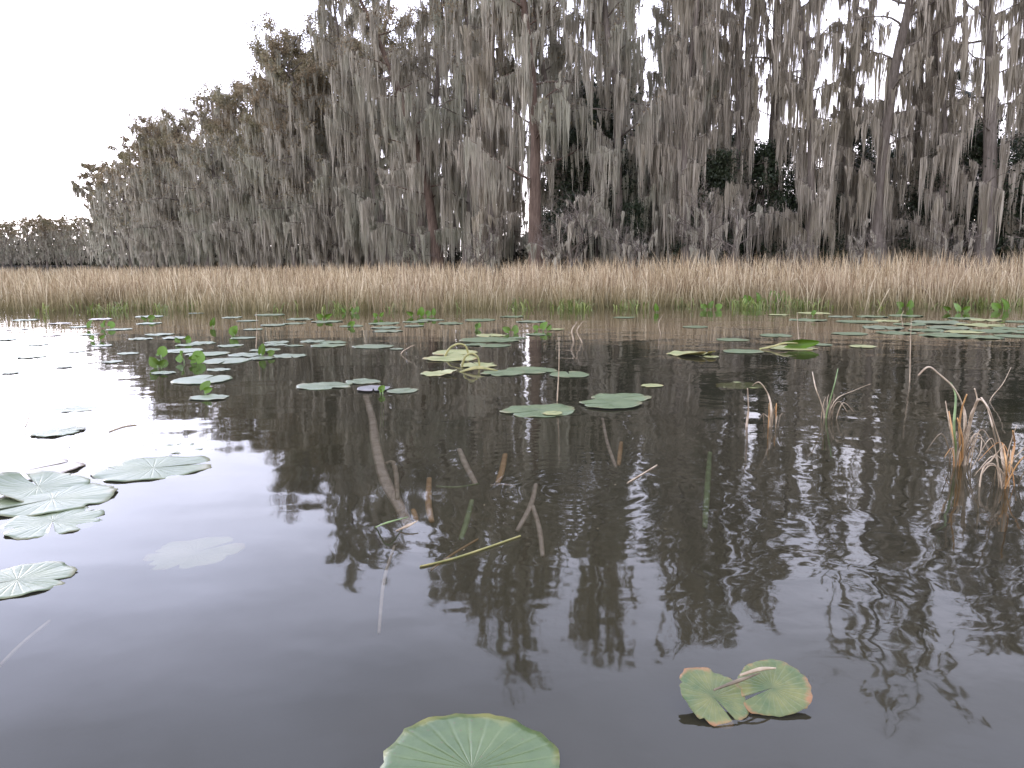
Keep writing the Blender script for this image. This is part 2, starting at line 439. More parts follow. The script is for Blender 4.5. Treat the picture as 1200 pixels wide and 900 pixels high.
gw.add([(a, y0, 0), (b_, y0, 0), (b_, y1, 0), (a, y1, 0), (a, y0, zb), (b_, y0, zb), (b_, y1, zb), (a, y1, zb)],
       [(0, 1, 2, 3), (7, 6, 5, 4), (0, 4, 5, 1), (1, 5, 6, 2), (2, 6, 7, 3), (3, 7, 4, 0)])
tag(mobj('water', gw.mesh('water', M['water'], smooth=False)), 'dark brown still lake water mirroring the sky and the mossy trees', kind='structure')

# ------------------------------------------------------------------ trees
def wander(rs, start, d, length, n, bend=0.15, grav=0.0):
    pts = [np.array(start, float)]; d = np.array(d, float); d /= np.linalg.norm(d)
    for k in range(n - 1):
        d = d + rs.normal(size=3) * bend + np.array([0, 0, grav])
        d /= np.linalg.norm(d)
        pts.append(pts[-1] + d * length / (n - 1))
    return np.array(pts)

def moss_strips(geo, rs, anchors, dirs, lens, spread, nper, width=0.05, zmin=0.3):
    """hanging beards: each anchor gets nper strands that taper and draw together at the tip"""
    A = np.repeat(anchors, nper, axis=0); Dd = np.repeat(dirs, nper, axis=0)
    Lb = np.repeat(lens, nper); Sp = np.repeat(spread, nper)
    n = len(A)
    u = rs.uniform(-1, 1, n); side = rs.normal(size=(n, 3)) * 0.25; side[:, 2] *= 0.3
    off = Dd * (u * Sp)[:, None] + side * Sp[:, None]
    ln = Lb * (1.0 - 0.55 * np.abs(u) ** 1.2) * (0.45 + 0.65 * rs.rand(n))
    ln = np.minimum(ln, np.maximum(A[:, 2] + off[:, 2] - zmin - rs.rand(n) * 0.8, 0.15))
    K = 5; tt = np.linspace(0, 1, K)
    P = np.zeros((n, K, 3))
    conv = 1 - 0.6 * tt
    P[:, :, 0] = A[:, 0:1] + off[:, 0:1] * conv; P[:, :, 1] = A[:, 1:2] + off[:, 1:2] * conv
    P[:, :, 2] = (A[:, 2] + off[:, 2])[:, None] - ln[:, None] * tt
    wv = rs.normal(size=(n, K, 2)) * 0.03 * (ln[:, None, None] ** 0.5); wv[:, 0] = 0
    P[:, :, :2] += np.cumsum(wv, axis=1) * 0.6
    yaw = rs.uniform(0, PI, n)
    prof = np.array([0.55, 1.0, 0.85, 0.55, 0.08])
    wd = width * (0.5 + rs.rand(n))
    wk = wd[:, None] * prof[None] * (0.7 + 0.6 * rs.rand(n, K))
    S = np.stack([np.cos(yaw)[:, None] * wk, np.sin(yaw)[:, None] * wk, np.zeros_like(wk)], -1) * 0.5
    geo.strips(P, S)

def make_tree(seed, H=21, rad=0.28, nprim=34, base=0.14, prof='cone', Lmax=4.2, moss=1.0, foliage=0.0, mosslen=1.0,
              lean=0.0, up=0.35, bark_m='bark', moss_m='moss', subs=7, topmoss=0.35, multi=1, nper=15, mwidth=0.078, folsize=0.075, foln=22, twig=1.0):
    """returns dict part name -> mesh"""
    rs = np.random.RandomState(seed)
    T, B, TW, MO, FO = Geo(), Geo(), Geo(), Geo(), Geo()
    anchors = []; dirs = []; lens = []; spread = []; fol = []
    prims = []
    for s in range(multi):
        n = 16
        a0 = rs.uniform(0, 2 * PI); sp = lean + (0.12 if multi > 1 else 0.0)
        tr = wander(rs, (0.25 * math.cos(a0) * (multi > 1), 0.25 * math.sin(a0) * (multi > 1), -0.4), (math.cos(a0) * sp, math.sin(a0) * sp, 1), H * (1 if s == 0 else rs.uniform(0.6, 0.9)), n, 0.05, 0.02)
        hh = tr[:, 2]; Ht = hh[-1]
        tt = np.clip(hh / Ht, 0, 1)
        rr = rad * (1 - tt) ** 0.75 * (1 if s == 0 else 0.7) + 0.018 + rad * 0.9 * np.exp(-np.maximum(hh, 0) / (0.06 * H))
        T.tube(tr, rr, 10 if rad > 0.1 else 6)
        for k in range(nprim // multi):
            f = base + (0.985 - base) * ((k + rs.rand()) / (nprim // multi)) ** 0.9
            p0 = np.array([np.interp(f, tt, tr[:, q]) for q in range(3)])
            az = k * 2.4 + rs.uniform(-0.6, 0.6)
            if prof == 'cone': Lp = Lmax * (1 - 0.5 * f) * rs.uniform(0.55, 1.1)
            elif prof == 'round': Lp = Lmax * math.sqrt(max(0.03, 1 - ((f - 0.5) / 0.53) ** 2)) * rs.uniform(0.65, 1.08)
            elif prof == 'narrow': Lp = Lmax * (0.85 - 0.45 * f) * rs.uniform(0.4, 1.1)
            elif prof == 'flat': Lp = Lmax * (0.45 + 0.55 * f) * rs.uniform(0.5, 1.05) * (1 if f < 0.93 else 0.7)
            upk = up + 0.5 * f * f
            br = wander(rs, p0, (math.cos(az), math.sin(az), upk), Lp, 8, 0.13, -0.02)
            rb = np.linspace(max(0.018, 0.022 * Lp) , 0.008, 8)
            B.tube(br, rb, 5, cap=False)
            prims.append((br, f, Lp))
    tws = []
    for br, f, Lp in prims:
        for j in range(int(subs * (0.6 + 0.6 * Lp / Lmax))):
            u = rs.uniform(0.12, 1.0); x = u * 7; i0 = min(int(x), 6)
            p = br[i0] + (br[i0 + 1] - br[i0]) * (x - i0)
            d = (br[i0 + 1] - br[i0]); d /= np.linalg.norm(d)
            d = d + rs.normal(size=3) * 0.6; d[2] += 0.1
            ls = rs.uniform(0.5, 1.6) * (0.5 + 0.5 * Lp / Lmax)
            sb = wander(rs, p, d, ls, 5, 0.2, -0.03)
            B.tube(sb, np.linspace(0.016, 0.006, 5), 3, cap=False)
            for q in range(3):
                tp = sb[rs.randint(1, 5)]
                for z in range(2):
                    td = rs.normal(size=3); td[2] += 0.25; td /= np.linalg.norm(td)
                    tl = rs.uniform(0.25, 0.8)
                    mid = tp + td * tl * 0.5 + rs.normal(size=3) * 0.05
                    tws.append([tp, mid, tp + td * tl + rs.normal(size=3) * 0.08])
            fol += [sb[2], sb[4], sb[3]] if f > 0.3 else []
            # moss on the side branch
            mm = moss * (1.0 if f < 0.7 else topmoss + (1 - topmoss) * (1 - f) / 0.3)
            if rs.rand() < mm:
                for q in range(2):
                    i1 = rs.randint(0, 4)
                    dd = sb[i1 + 1] - sb[i1]; l_ = np.linalg.norm(dd)
                    anchors.append(sb[i1] + dd * rs.rand()); dirs.append(dd / l_)
                    lens.append(mosslen * (0.5 + 2.4 * rs.rand() ** 1.6) * (1.15 - 0.45 * f)); spread.append(rs.uniform(0.1, 0.3))
        heavy = rs.choice([0.25, 0.8, 1.2, 1.7])
        nm = rs.poisson(max(0.1, moss * Lp * heavy * (1.8 if f < 0.75 else 1.8 * topmoss)))
        for q in range(nm):
            u = rs.uniform(0.05, 1.0) * 6.99; i0 = int(u)
            dd = br[i0 + 1] - br[i0]; l_ = np.linalg.norm(dd)
            anchors.append(br[i0] + dd * (u - i0)); dirs.append(dd / l_)
            lens.append(mosslen * (0.6 + 4.2 * rs.rand() ** 1.9) * (1.15 - 0.45 * f)); spread.append(rs.uniform(0.12, 0.42))
    tws = np.array(tws)
    yaw = rs.uniform(0, PI, len(tws))
    S = np.stack([np.cos(yaw), np.sin(yaw), 0.4 * np.sin(yaw * 3)], -1)[:, None, :] * np.array([0.008, 0.006, 0.003])[None, :, None]
    TW.strips(tws, S)
    parts = {}
    parts['trunk'] = T.mesh('trunk', M[bark_m])
    parts['branches'] = B.mesh('branches', M[bark_m])
    if twig > 0: parts['twigs'] = TW.mesh('twigs', M['twig'])
    if anchors:
        moss_strips(MO, rs, np.array(anchors), np.array(dirs), np.array(lens), np.array(spread), nper, width=mwidth)
        parts['hanging_moss'] = MO.mesh('hanging_moss', M[moss_m])
    if foliage > 0:
        fol = np.array(fol); sel = rs.rand(len(fol)) < foliage; fol = fol[sel]
        C = np.repeat(fol, foln, axis=0) + rs.normal(size=(len(fol) * foln, 3)) * np.array([0.26, 0.26, 0.18])
        hf = C[:, 2] / H
        keep = rs.rand(len(C)) < np.clip((hf - 0.5) * 2.6, 0.09, 1)
        FO.leaves(C[keep], folsize, rs)
        parts['crown'] = FO.mesh('crown', M['rust'])
    return parts

def make_evergreen(seed, H=9, R=2.8, n=15000):
    rs = np.random.RandomState(seed)
    T, FO = Geo(), Geo()
    tr = wander(rs, (0, 0, -0.3), (rs.uniform(-.1, .1), 0, 1), H * 0.95, 10, 0.05, 0.02)
    T.tube(tr, np.linspace(0.14, 0.03, 10), 7)
    cl = []
    for k in range(38):
        f = rs.uniform(0.12, 1.0)
        p0 = np.array([np.interp(f * H * 0.92, tr[:, 2], tr[:, q]) for q in range(3)])
        az = rs.uniform(0, 2 * PI); Lp = R * (1.05 - 0.7 * f) * rs.uniform(0.5, 1.1)
        br = wander(rs, p0, (math.cos(az), math.sin(az), 0.35), Lp, 6, 0.14, 0)
        T.tube(br, np.linspace(0.04, 0.01, 6), 4, cap=False)
        cl += [br[2], br[3], br[4], br[5], br[5] + rs.normal(size=3) * 0.3]
    cl = np.array(cl); sz = rs.uniform(0.2, 0.55, len(cl))
    idx = rs.randint(0, len(cl), n)
    C = cl[idx] + rs.normal(size=(n, 3)) * sz[idx][:, None] * np.array([1, 1, 0.6])
    C[:, 2] = np.maximum(C[:, 2], 0.3)
    FO.leaves(C, 0.095, rs, 0.45)
    return {'trunk': T.mesh('trunk', M['bark_dark']), 'crown': FO.mesh('crown', M['dark'])}

def make_palm(seed, H=12):
    rs = np.random.RandomState(seed)
    T = Geo()
    tr = wander(rs, (0, 0, -0.3), (0.05, 0.02, 1), H, 12, 0.02, 0.01)
    T.tube(tr, np.linspace(0.2, 0.15, 12) + 0.015 * np.sin(np.arange(12) * 9), 9)
    top = tr[-1]; fr = []
    for k in range(30):
        az = k * 2.4; e = rs.uniform(-0.7, 1.2)
        d = np.array([math.cos(az) * math.cos(e), math.sin(az) * math.cos(e), math.sin(e)])
        g = Geo(); l1 = rs.uniform(0.8, 1.2)
        st = np.array([top, top + d * l1 * 0.5, top + d * l1 + np.array([0, 0, -0.08])])
        g.tube(st, [0.02, 0.015, 0.012], 4, cap=False)
        side = np.cross(d, [0, 0, 1]); side /= np.linalg.norm(side); upv = np.cross(side, d)
        n = 22; P = np.zeros((n, 4, 3)); S = np.zeros((n, 4, 3))
        for j in range(n):
            a = (j / (n - 1) - 0.5) * 4.0
            ld = d * math.cos(a) + side * math.sin(a)
            ll = rs.uniform(0.7, 0.95)
            for q in range(4):
                u = q / 3
                P[j, q] = st[-1] + ld * ll * u + np.array([0, 0, -0.35 * u * u]) - upv * 0.1 * abs(math.sin(a)) * u
                S[j, q] = np.cross(ld, upv) * 0.022 * [0.5, 1, 0.7, 0.1][q]
        g.strips(P, S)
        fr.append(g.mesh('frond', M['palm']))
    return {'trunk': T.mesh('trunk', M['bark_dark']), 'frond': fr}

PROTO = {}
def proto(key):
    if key in PROTO: return PROTO[key]
    k, s = key
    sd_ = 100 + hash_(key)
    if k == 'A': p = make_tree(sd_, H=24.5, rad=0.30, nprim=44, prof='cone', Lmax=4.5, moss=1.0, mosslen=1.4, topmoss=0.9, base=0.07, foliage=0.6, foln=18, nper=16, mwidth=0.062, bark_m='bark')
    elif k == 'R': p = make_tree(sd_, H=25, rad=0.36, nprim=36, base=0.22, prof='cone', Lmax=4.6, moss=0.85, mosslen=1.2, topmoss=0.6, bark_m='bark_red', nper=16, mwidth=0.062, foliage=0.5, foln=16)
    elif k == 'Nn': p = make_tree(sd_, H=21, rad=0.22, nprim=34, base=0.10, prof='narrow', Lmax=3.2, moss=1.1, mosslen=1.35, topmoss=0.15, moss_m='moss2', foliage=0.12, foln=10, mwidth=0.062)
    elif k == 'W': p = make_tree(sd_, H=22, rad=0.34, nprim=32, base=0.16, prof='flat', Lmax=4.4, moss=0.55, mosslen=1.25, topmoss=0.4, moss_m='moss2', subs=6, mwidth=0.066)
    elif k == 'B': p = make_tree(sd_, H=19, rad=0.26, nprim=54, base=0.05, prof='round', Lmax=5.4, moss=1.0, mosslen=1.0, foliage=1.0, topmoss=0.2, nper=13, mwidth=0.08, foln=34, folsize=0.085)
    elif k == 'F': p = make_tree(sd_, H=19, rad=0.26, nprim=34, base=0.04, prof='round', Lmax=5.6, moss=0.8, mosslen=1.0, foliage=1.0, topmoss=0.05, nper=8, mwidth=0.24, folsize=0.15, foln=24, subs=5, twig=0.0)
    elif k == 'S': p = make_tree(sd_, H=5.5, rad=0.07, nprim=30, base=0.08, prof='round', Lmax=2.4, moss=0.16, mosslen=0.7, up=0.6, multi=3, topmoss=0.6, subs=6, moss_m='moss', lean=0.2, nper=10)
    elif k == 'E': p = make_evergreen(sd_)
    elif k == 'P': p = make_palm(sd_)
    PROTO[key] = p
    return p
def hash_(key): return sum(ord(c) * 31 for c in key[0]) % 1000 + key[1] * 17

TREES = []   # every placed tree, for labels
def place(kind, var, px, Yd, s=1.0, rz=None, name='cypress_tree', cat='tree', H=None, label=None, group=None, role='front'):
    parts = proto((kind, var))
    rs = random.Random(int(px * 7 + Yd * 13))
    x = (px - 600) / F * Yd
    e = empty(name, (x, Yd, 0.12 if Yd > 30 else 0), rs.uniform(0, 2 * PI) if rz is None else rz, s)
    for nm, me in parts.items():
        if isinstance(me, list):
            for q in me: mobj(nm, q, e)
        else:
            mobj(nm, me, e)
    TREES.append(dict(o=e, px=px, Y=Yd, kind=kind, role=role, label=label, group=group, cat=cat))
    return e

rt = random.Random(11)
# front row trunks read off the photograph (px = bearing)
FRONTROW = [
 # kind, var, px, Y, scale
 ('A', 0, 455, 66, 1.0), ('A', 1, 492, 61, 1.0), ('R', 1, 516, 57, 0.95), ('A', 2, 548, 56, .98), ('Nn', 0, 575, 51, 1.05),
 ('R', 0, 630, 47, 1.0), ('A', 1, 672, 50, 0.9), ('A', 3, 722, 47, .98), ('A', 0, 762, 49, 0.95), ('Nn', 1, 806, 45, 1.05), ('Nn', 2, 856, 46, 1.0),
 ('W', 0, 903, 47, 1.0), ('Nn', 0, 945, 44, 0.95), ('Nn', 1, 985, 46, 0.9), ('W', 1, 1025, 44, 1.05), ('Nn', 2, 1062, 45, 0.9), ('Nn', 0, 1098, 43, 0.85),
 ('W', 2, 1150, 42, 1.1), ('Nn', 1, 1195, 43, 1.0), ('W', 0, 1245, 42, 1.0), ('A', 2, 1300, 43, 0.9),
]
for k, v, px, Yd, s in FRONTROW: place(k, v, px, Yd, s, role='front')
# rounded, rust-topped trees of the left shoulder
SHOULDER = [(436, 68, 1.12), (414, 71, 1.12), (396, 73, 1.1), (376, 77, 1.08), (352, 79, 1.0), (330, 82, 1.0), (308, 86, 1.03), (288, 90, 1.06), (268, 93, 1.05), (248, 99, 1.02), (229, 103, 1.03), (212, 108, 1.02),
            (198, 114, 1.04), (185, 121, 1.05), (172, 130, 1.08), (160, 139, 1.08), (149, 150, 1.05), (140, 166, 1.05), (133, 186, 1.03), (127, 212, 1.0)]
for i, (px, Yd, s) in enumerate(SHOULDER): place('B' if Yd < 128 else 'F', i % 4 if Yd < 128 else i % 2, px, Yd, s, role='shoulder')
for i in range(8):
    px = 150 + i * 34; place('F', i % 2, px + rt.uniform(-8, 8), float(front(px)) + 14 + rt.uniform(0, 6), 0.88, role='shoulder_back')
# second row behind
for i, (k, px, Yd, s) in enumerate([('A', 470, 74, .95), ('A', 530, 68, .92), ('Nn', 600, 60, .85), ('A', 700, 58, .85), ('A', 745, 60, .9), ('Nn', 835, 55, .9),
                                    ('Nn', 880, 58, .6), ('Nn', 1005, 56, .55), ('Nn', 1075, 58, .6), ('Nn', 1120, 56, .7), ('A', 785, 57, .8), ('A', 430, 86, .95)]):
    place(k, i % 3, px, Yd, s, role='back')
# far wood across the open water
for i in range(20):
    px = -70 + i * 10.2; place('F', i % 2, px + rt.uniform(-2, 2), 385 - 1.2 * max(0, px) * .2 + rt.uniform(-12, 12), 1.08 + 0.0007 * px + rt.uniform(-.06, .05), role='far')
for i in range(15):
    px = -70 + i * 13; place('F', (i + 1) % 2, px + rt.uniform(-3, 3), 412 + rt.uniform(-6, 10), 1.12 + rt.uniform(-.07, .07), role='far')
# dark evergreens under and behind
EV = [(690, 54, 1.5), (712, 52, 1.3), (655, 62, .7), (870, 51, .9), (925, 50, .8), (1000, 50, 1.1), (1040, 52, .95), (1085, 50, .85),  (1205, 48, 1.0), (770, 55, .75), (590, 64, .5), (735, 58, .8), (840, 58, 1.2), (1230, 50, 1.1)]
for i, (px, Yd, s) in enumerate(EV): place('E', i % 3, px, Yd, s, name='evergreen_tree', role='evergreen')
for i, (px, Yd, s) in enumerate([(700, 48.5, 1.15), (806, 47, .85), (836, 46.5, .7), (893, 46.5, .9), (960, 45, .75), (1088, 44.5, .8), (1128, 43.5, .95), (1186, 43.5, .9), (745, 46.5, .5)]): place('E', i % 3, px, Yd, s, name='evergreen_tree', role='evergreen')
place('P', 0, 1112, 45.5, 0.88, name='palm_tree', role='palm')
place('P', 0, 706, 62, 1.0, name='palm_tree', role='palm2', rz=1.0)
# mossy bare shrubs at the foot of the wood
SH = [(480, 57, 1.0), (520, 51, .9), (560, 48, .8), (600, 46, .7), (660, 44, .9), (690, 43, .8), (745, 43, .95), (785, 42.5, .8), (845, 42, 1.0), (885, 42, .8), (925, 41, .75), (965, 41.5, .95), (1005, 41, .7),
      (1075, 40.5, .75), (1120, 40, .6), (1175, 40, .6), (1215, 40, .8), (430, 66, 1.1), (395, 72, 1.2), (360, 80, 1.2), (320, 88, 1.2), (285, 100, 1.3), (250, 112, 1.3), (215, 135, 1.4), (185, 158, 1.4), (158, 190, 1.5)]
for i, (px, Yd, s) in enumerate(SH[::2]): place('S', i % 3, px, Yd, s * (0.6 + 0.35 * ((i * 7) % 5) / 4), name='mossy_shrub', cat='shrub', role='shrub')

ORD = ['first', 'second', 'third', 'fourth', 'fifth', 'sixth', 'seventh', 'eighth', 'ninth', 'tenth', 'eleventh', 'twelfth', 'thirteenth', 'fourteenth', 'fifteenth', 'sixteenth', 'seventeenth', 'eighteenth', 'nineteenth', 'twentieth',
       'twenty-first', 'twenty-second', 'twenty-third', 'twenty-fourth', 'twenty-fifth', 'twenty-sixth', 'twenty-seventh', 'twenty-eighth', 'twenty-ninth', 'thirtieth']
SPECIAL = {630: 'tall cypress with the thick red-brown trunk standing alone in the bright gap', 1025: 'tall cypress with a fat moss-wrapped trunk and long pale beards over the reeds',
           1150: 'darkest broad trunk on the right with spreading mossy limbs', 903: 'tall dark trunk with ragged crown against the white sky gap', 516: 'slender leaning reddish trunk draped in grey moss left of the bright gap',
           436: 'tallest rust-tinged cypress where the rounded crowns meet the tall mossy trees'}
def order(role): return sorted([t_ for t_ in TREES if t_['role'] == role], key=lambda t_: t_['px'])
GR = {'front': ('tall cypress draped in grey moss, %s from the left in the front row', 'tall mossy cypresses behind the reeds', 'tree'),
      'shoulder': ('rounded rust-topped cypress, %s from the left along the receding shore', 'rounded cypresses along the receding shore', 'tree'),
      'shoulder_back': ('rounded cypress half hidden behind the receding shore row', 'rounded cypresses behind the shore row', 'tree'),
      'back': ('mossy cypress standing behind the front row, seen only between its trunks', 'cypresses behind the front row', 'tree'),
      'far': ('small hazy cypress in the far wood across the open water', 'distant trees of the far wood', 'tree'),
      'evergreen': ('dark green leafy tree in the shade, %s evergreen from the left', 'dark evergreens under the mossy cypresses', 'tree'),
      'shrub': ('bare grey shrub hung with moss at the reed edge, %s from the left', 'mossy shrubs at the foot of the wood', 'shrub')}
for role, (lb, gr, cat) in GR.items():
    for n_, t_ in enumerate(order(role)):
        l_ = lb % ORD[n_] if '%s' in lb else lb
        if t_['px'] in SPECIAL and role in ('front', 'shoulder'): l_ = SPECIAL[t_['px']]
        tag(t_['o'], l_, cat, gr)
tag(order('palm')[0]['o'], 'dark fan palm crown showing between mossy trunks on the right', 'palm tree')
tag(order('palm2')[0]['o'], 'dark fan palm in the green gap right of the red-brown trunk', 'palm tree')

# ------------------------------------------------------------------ shaded undergrowth deep in the wood (stuff)
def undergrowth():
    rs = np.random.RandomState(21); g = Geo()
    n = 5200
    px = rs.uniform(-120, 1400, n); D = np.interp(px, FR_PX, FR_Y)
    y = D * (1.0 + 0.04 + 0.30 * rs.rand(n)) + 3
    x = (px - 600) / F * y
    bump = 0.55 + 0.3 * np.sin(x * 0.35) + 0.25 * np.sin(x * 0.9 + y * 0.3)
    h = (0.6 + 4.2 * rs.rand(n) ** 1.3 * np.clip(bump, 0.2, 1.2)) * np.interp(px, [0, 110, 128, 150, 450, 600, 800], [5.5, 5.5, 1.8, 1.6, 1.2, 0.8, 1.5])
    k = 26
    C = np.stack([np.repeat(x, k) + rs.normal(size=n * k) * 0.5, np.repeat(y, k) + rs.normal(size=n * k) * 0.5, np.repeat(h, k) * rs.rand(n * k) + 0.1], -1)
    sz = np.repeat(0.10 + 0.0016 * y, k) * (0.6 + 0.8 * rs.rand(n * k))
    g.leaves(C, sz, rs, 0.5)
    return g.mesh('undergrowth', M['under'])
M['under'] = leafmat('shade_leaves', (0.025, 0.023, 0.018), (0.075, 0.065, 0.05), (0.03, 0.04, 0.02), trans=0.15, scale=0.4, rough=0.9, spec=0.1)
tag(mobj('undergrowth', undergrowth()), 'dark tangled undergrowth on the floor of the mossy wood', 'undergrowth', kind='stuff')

# ------------------------------------------------------------------ reed bed (stuff)
def reeds():
    rs = np.random.RandomState(5)
    g = Geo()
    def edge(x): return 18.7 + 0.6 * np.sin(x * 0.45) + 0.5 * np.sin(x * 1.3 + 1) + 0.35 * np.sin(x * 3.7) + 0.2 * np.sin(x * 9.1)
    def field(n, y0, y1, x0f, x1f, wmul, power=1.0, edgefollow=True):
        y = y0 + (y1 - y0) * rs.rand(n) ** power
        px = rs.uniform(x0f, x1f, n)
        x = (px - 600) / F * y
        if edgefollow: y = y + (edge(x) - 18.7)
        dens = np.sin(x * 0.9 + 2 * np.sin(y * 0.5)) * 0.5 + np.sin(x * 2.7 + y * 1.9) * 0.35
        keep = rs.rand(n) < 0.62 + 0.6 * dens
        fr_ = np.interp(px, FR_PX, FR_Y)
        keep &= (y < fr_ - 1.5)
        y = y + 2.0 * np.clip((26 - y) / 7, 0, 1); x = (px - 600) / F * y
        return x[keep], y[keep], px[keep], wmul
    batches = [field(12000, 18.7, 21.5, -80, 1290, 1.2), field(12000, 20, 26, -80, 1290, 1.4), field(15000, 25, 43, -80, 1290, 1.7), field(12000, 42, 95, -100, 700, 3.2, 1.2), field(2600, 17.3, 19.2, -80, 1290, 1.1, 0.5)]
    for x, y, px, wm_ in batches:
        n = len(x)
        hb = np.interp(px, [0, 300, 600, 850, 1200], [1.0, 1.10, 1.24, 1.40, 1.46])
        clumpy = 0.10 * np.sin(x * 1.9 + 1.5 * np.sin(y * 0.8)) + 0.07 * np.sin(x * 5.3 + y * 2)
        h = hb * (0.5 + 0.5 * rs.rand(n) ** 0.8 + clumpy)
        h = np.where((y < 22.4), h * rs.uniform(0.35, 0.95, n), h)
        K = 5; tt = np.linspace(0, 1, K)
        az = rs.uniform(0, 2 * PI, n); ln = np.abs(rs.normal(0.10, 0.26, n))
        broken = rs.rand(n) < 0.16
        ln = np.where(broken, rs.uniform(0.3, 0.8, n), ln)
        bend = tt ** 1.8
        P = np.zeros((n, K, 3))
        P[:, :, 0] = x[:, None] + (np.cos(az) * ln * h)[:, None] * bend; P[:, :, 1] = y[:, None] + (np.sin(az) * ln * h)[:, None] * bend
        P[:, :, 2] = -0.25 + (h + 0.25)[:, None] * tt * 1.0
        P[:, 4, 2] = np.where(broken, P[:, 3, 2] - 0.12 * h, P[:, 4, 2])
        P[:, 1:, :2] += rs.normal(size=(n, K - 1, 2)) * 0.012
        yaw = rs.uniform(0, PI, n)
        wd = rs.uniform(0.007, 0.022, n) * wm_
        wk = wd[:, None] * np.array([0.8, 1, 0.9, 0.7, 0.12])[None]
        S = np.stack([np.cos(yaw)[:, None] * wk, np.sin(yaw)[:, None] * wk, np.zeros_like(wk)], -1) * 0.5
        g.strips(P, S)
    return g.mesh('reed_bed', M['reed'])
tag(mobj('reed_bed', reeds()), 'wide band of dry tan reeds between the dark water and the mossy wood', 'reeds', kind='stuff')

# low matted green plants among the reed feet (ground cover)
def matted():
    rs = np.random.RandomState(9); g = Geo(); n = 9000
    px = rs.uniform(-60, 1260, n); y = rs.uniform(19.6, 22.5, n); x = (px - 600) / F * y
    keep = (np.sin(x * 1.1) * 0.6 + np.sin(x * 4.3 + 1) * 0.8 + np.sin(x * 11 + y * 3) * 0.5 + (px > 640) * 0.45 + rs.normal(size=n) * 0.25) > 0.8
    x, y = x[keep], y[keep]; n = len(x)
    K = 4; tt = np.linspace(0, 1, K); az = rs.uniform(0, 2 * PI, n); h = rs.uniform(0.08, 0.4, n) * 0.8; ln = rs.uniform(0.1, 0.35, n)
    P = np.zeros((n, K, 3)); P[:, :, 0] = x[:, None] + (np.cos(az) * ln)[:, None] * tt ** 1.5; P[:, :, 1] = y[:, None] + (np.sin(az) * ln)[:, None] * tt ** 1.5
    P[:, :, 2] = -0.05 + h[:, None] * np.sin(tt * 1.9)[None]
    wk = rs.uniform(0.01, 0.03, n)[:, None] * np.array([0.6, 1, 0.9, 0.1])[None]
    yaw = az + PI / 2
    g.strips(P, np.stack([np.cos(yaw)[:, None] * wk, np.sin(yaw)[:, None] * wk, 0 * wk], -1) * 0.5)
    return g.mesh('low_marsh_plants', M['sedge'])
tag(mobj('low_marsh_plants', matted()), 'low green and yellow growth matted at the feet of the reeds', 'marsh plants', kind='stuff')

# ------------------------------------------------------------------ lily pads
def pad_mesh(seed, mat, notch=0.16, ruff=0.03, curl=0.0, fold=0.0, torn=0.0, ell=0.85):
    rs = np.random.RandomState(seed)
    nr, na = 9, 72
    g = Geo(); v = []
    a = np.linspace(notch / 2, 2 * PI - notch / 2, na)
    ph = rs.uniform(0, 6.28, 6)
    rim = 1 + 0.035 * np.sin(3 * a + ph[0]) + 0.02 * np.sin(7 * a + ph[1]) + 0.012 * np.sin(17 * a + ph[2]) + 0.01 * rs.normal(size=na)
    # rounded lobes beside the notch
    d = np.minimum(a - notch / 2, 2 * PI - notch / 2 - a)
    rim *= 0.84 + 0.16 * np.clip(d / 0.35, 0, 1) ** 0.5
    for k in range(int(torn)):
        c = rs.uniform(1, 5.3); wdt = rs.uniform(0.03, 0.10); rim *= 1 - rs.uniform(0.08, 0.35) * np.exp(-((a - c) / wdt) ** 2)
    for i in range(nr):
        r = ((i + 0.15) / (nr - 1 + 0.15)) ** 0.8
        x = np.cos(a) * r * (1 + (rim - 1) * r); y = np.sin(a) * r * ell * (1 + (rim - 1) * r)
        z = ruff * r ** 3 * (0.6 * np.sin(5 * a + ph[3]) + 0.5 * np.sin(9 * a + ph[4]) + 0.4 * np.sin(2 * a + ph[5])) + curl * r ** 4 * np.clip(np.sin(a + ph[0]), 0, 1)
        if fold: z = z + fold * np.clip(x - 0.2, 0, 1) ** 1.3 * 1.2; x = np.where(x > 0.2, 0.2 + (x - 0.2) * (1 - 0.55 * fold), x)
        v.append(np.stack([x, y, z + 0.012], -1))
    V = np.vstack(v); n = len(V)
    Vb = V.copy(); Vb[:, 2] -= 0.014; 
    q = []
    for i in range(nr - 1):
        for j in range(na - 1):
            p0 = i * na + j; q.append((p0, p0 + na, p0 + na + 1, p0 + 1)); q.append((n + p0, n + p0 + 1, n + p0 + na + 1, n + p0 + na))
    for j in range(na - 1):
        e = (nr - 1) * na + j; q.append((e, n + e, n + e + 1, e + 1))
    for i in range(nr - 1):
        for j0 in (0, na - 1):
            p0 = i * na + j0; q.append((p0, n + p0, n + p0 + na, p0 + na) if j0 else (p0, p0 + na, n + p0 + na, n + p0))
    g.add(np.vstack([V, Vb]), q)
    # leaf centre
    g.add([(V[j][0] , V[j][1], V[j][2]) for j in range(0, na, 6)], None, [(0, k, k + 1) for k in range(1, 11)])
    return g.mesh('lily_pad', M[mat])

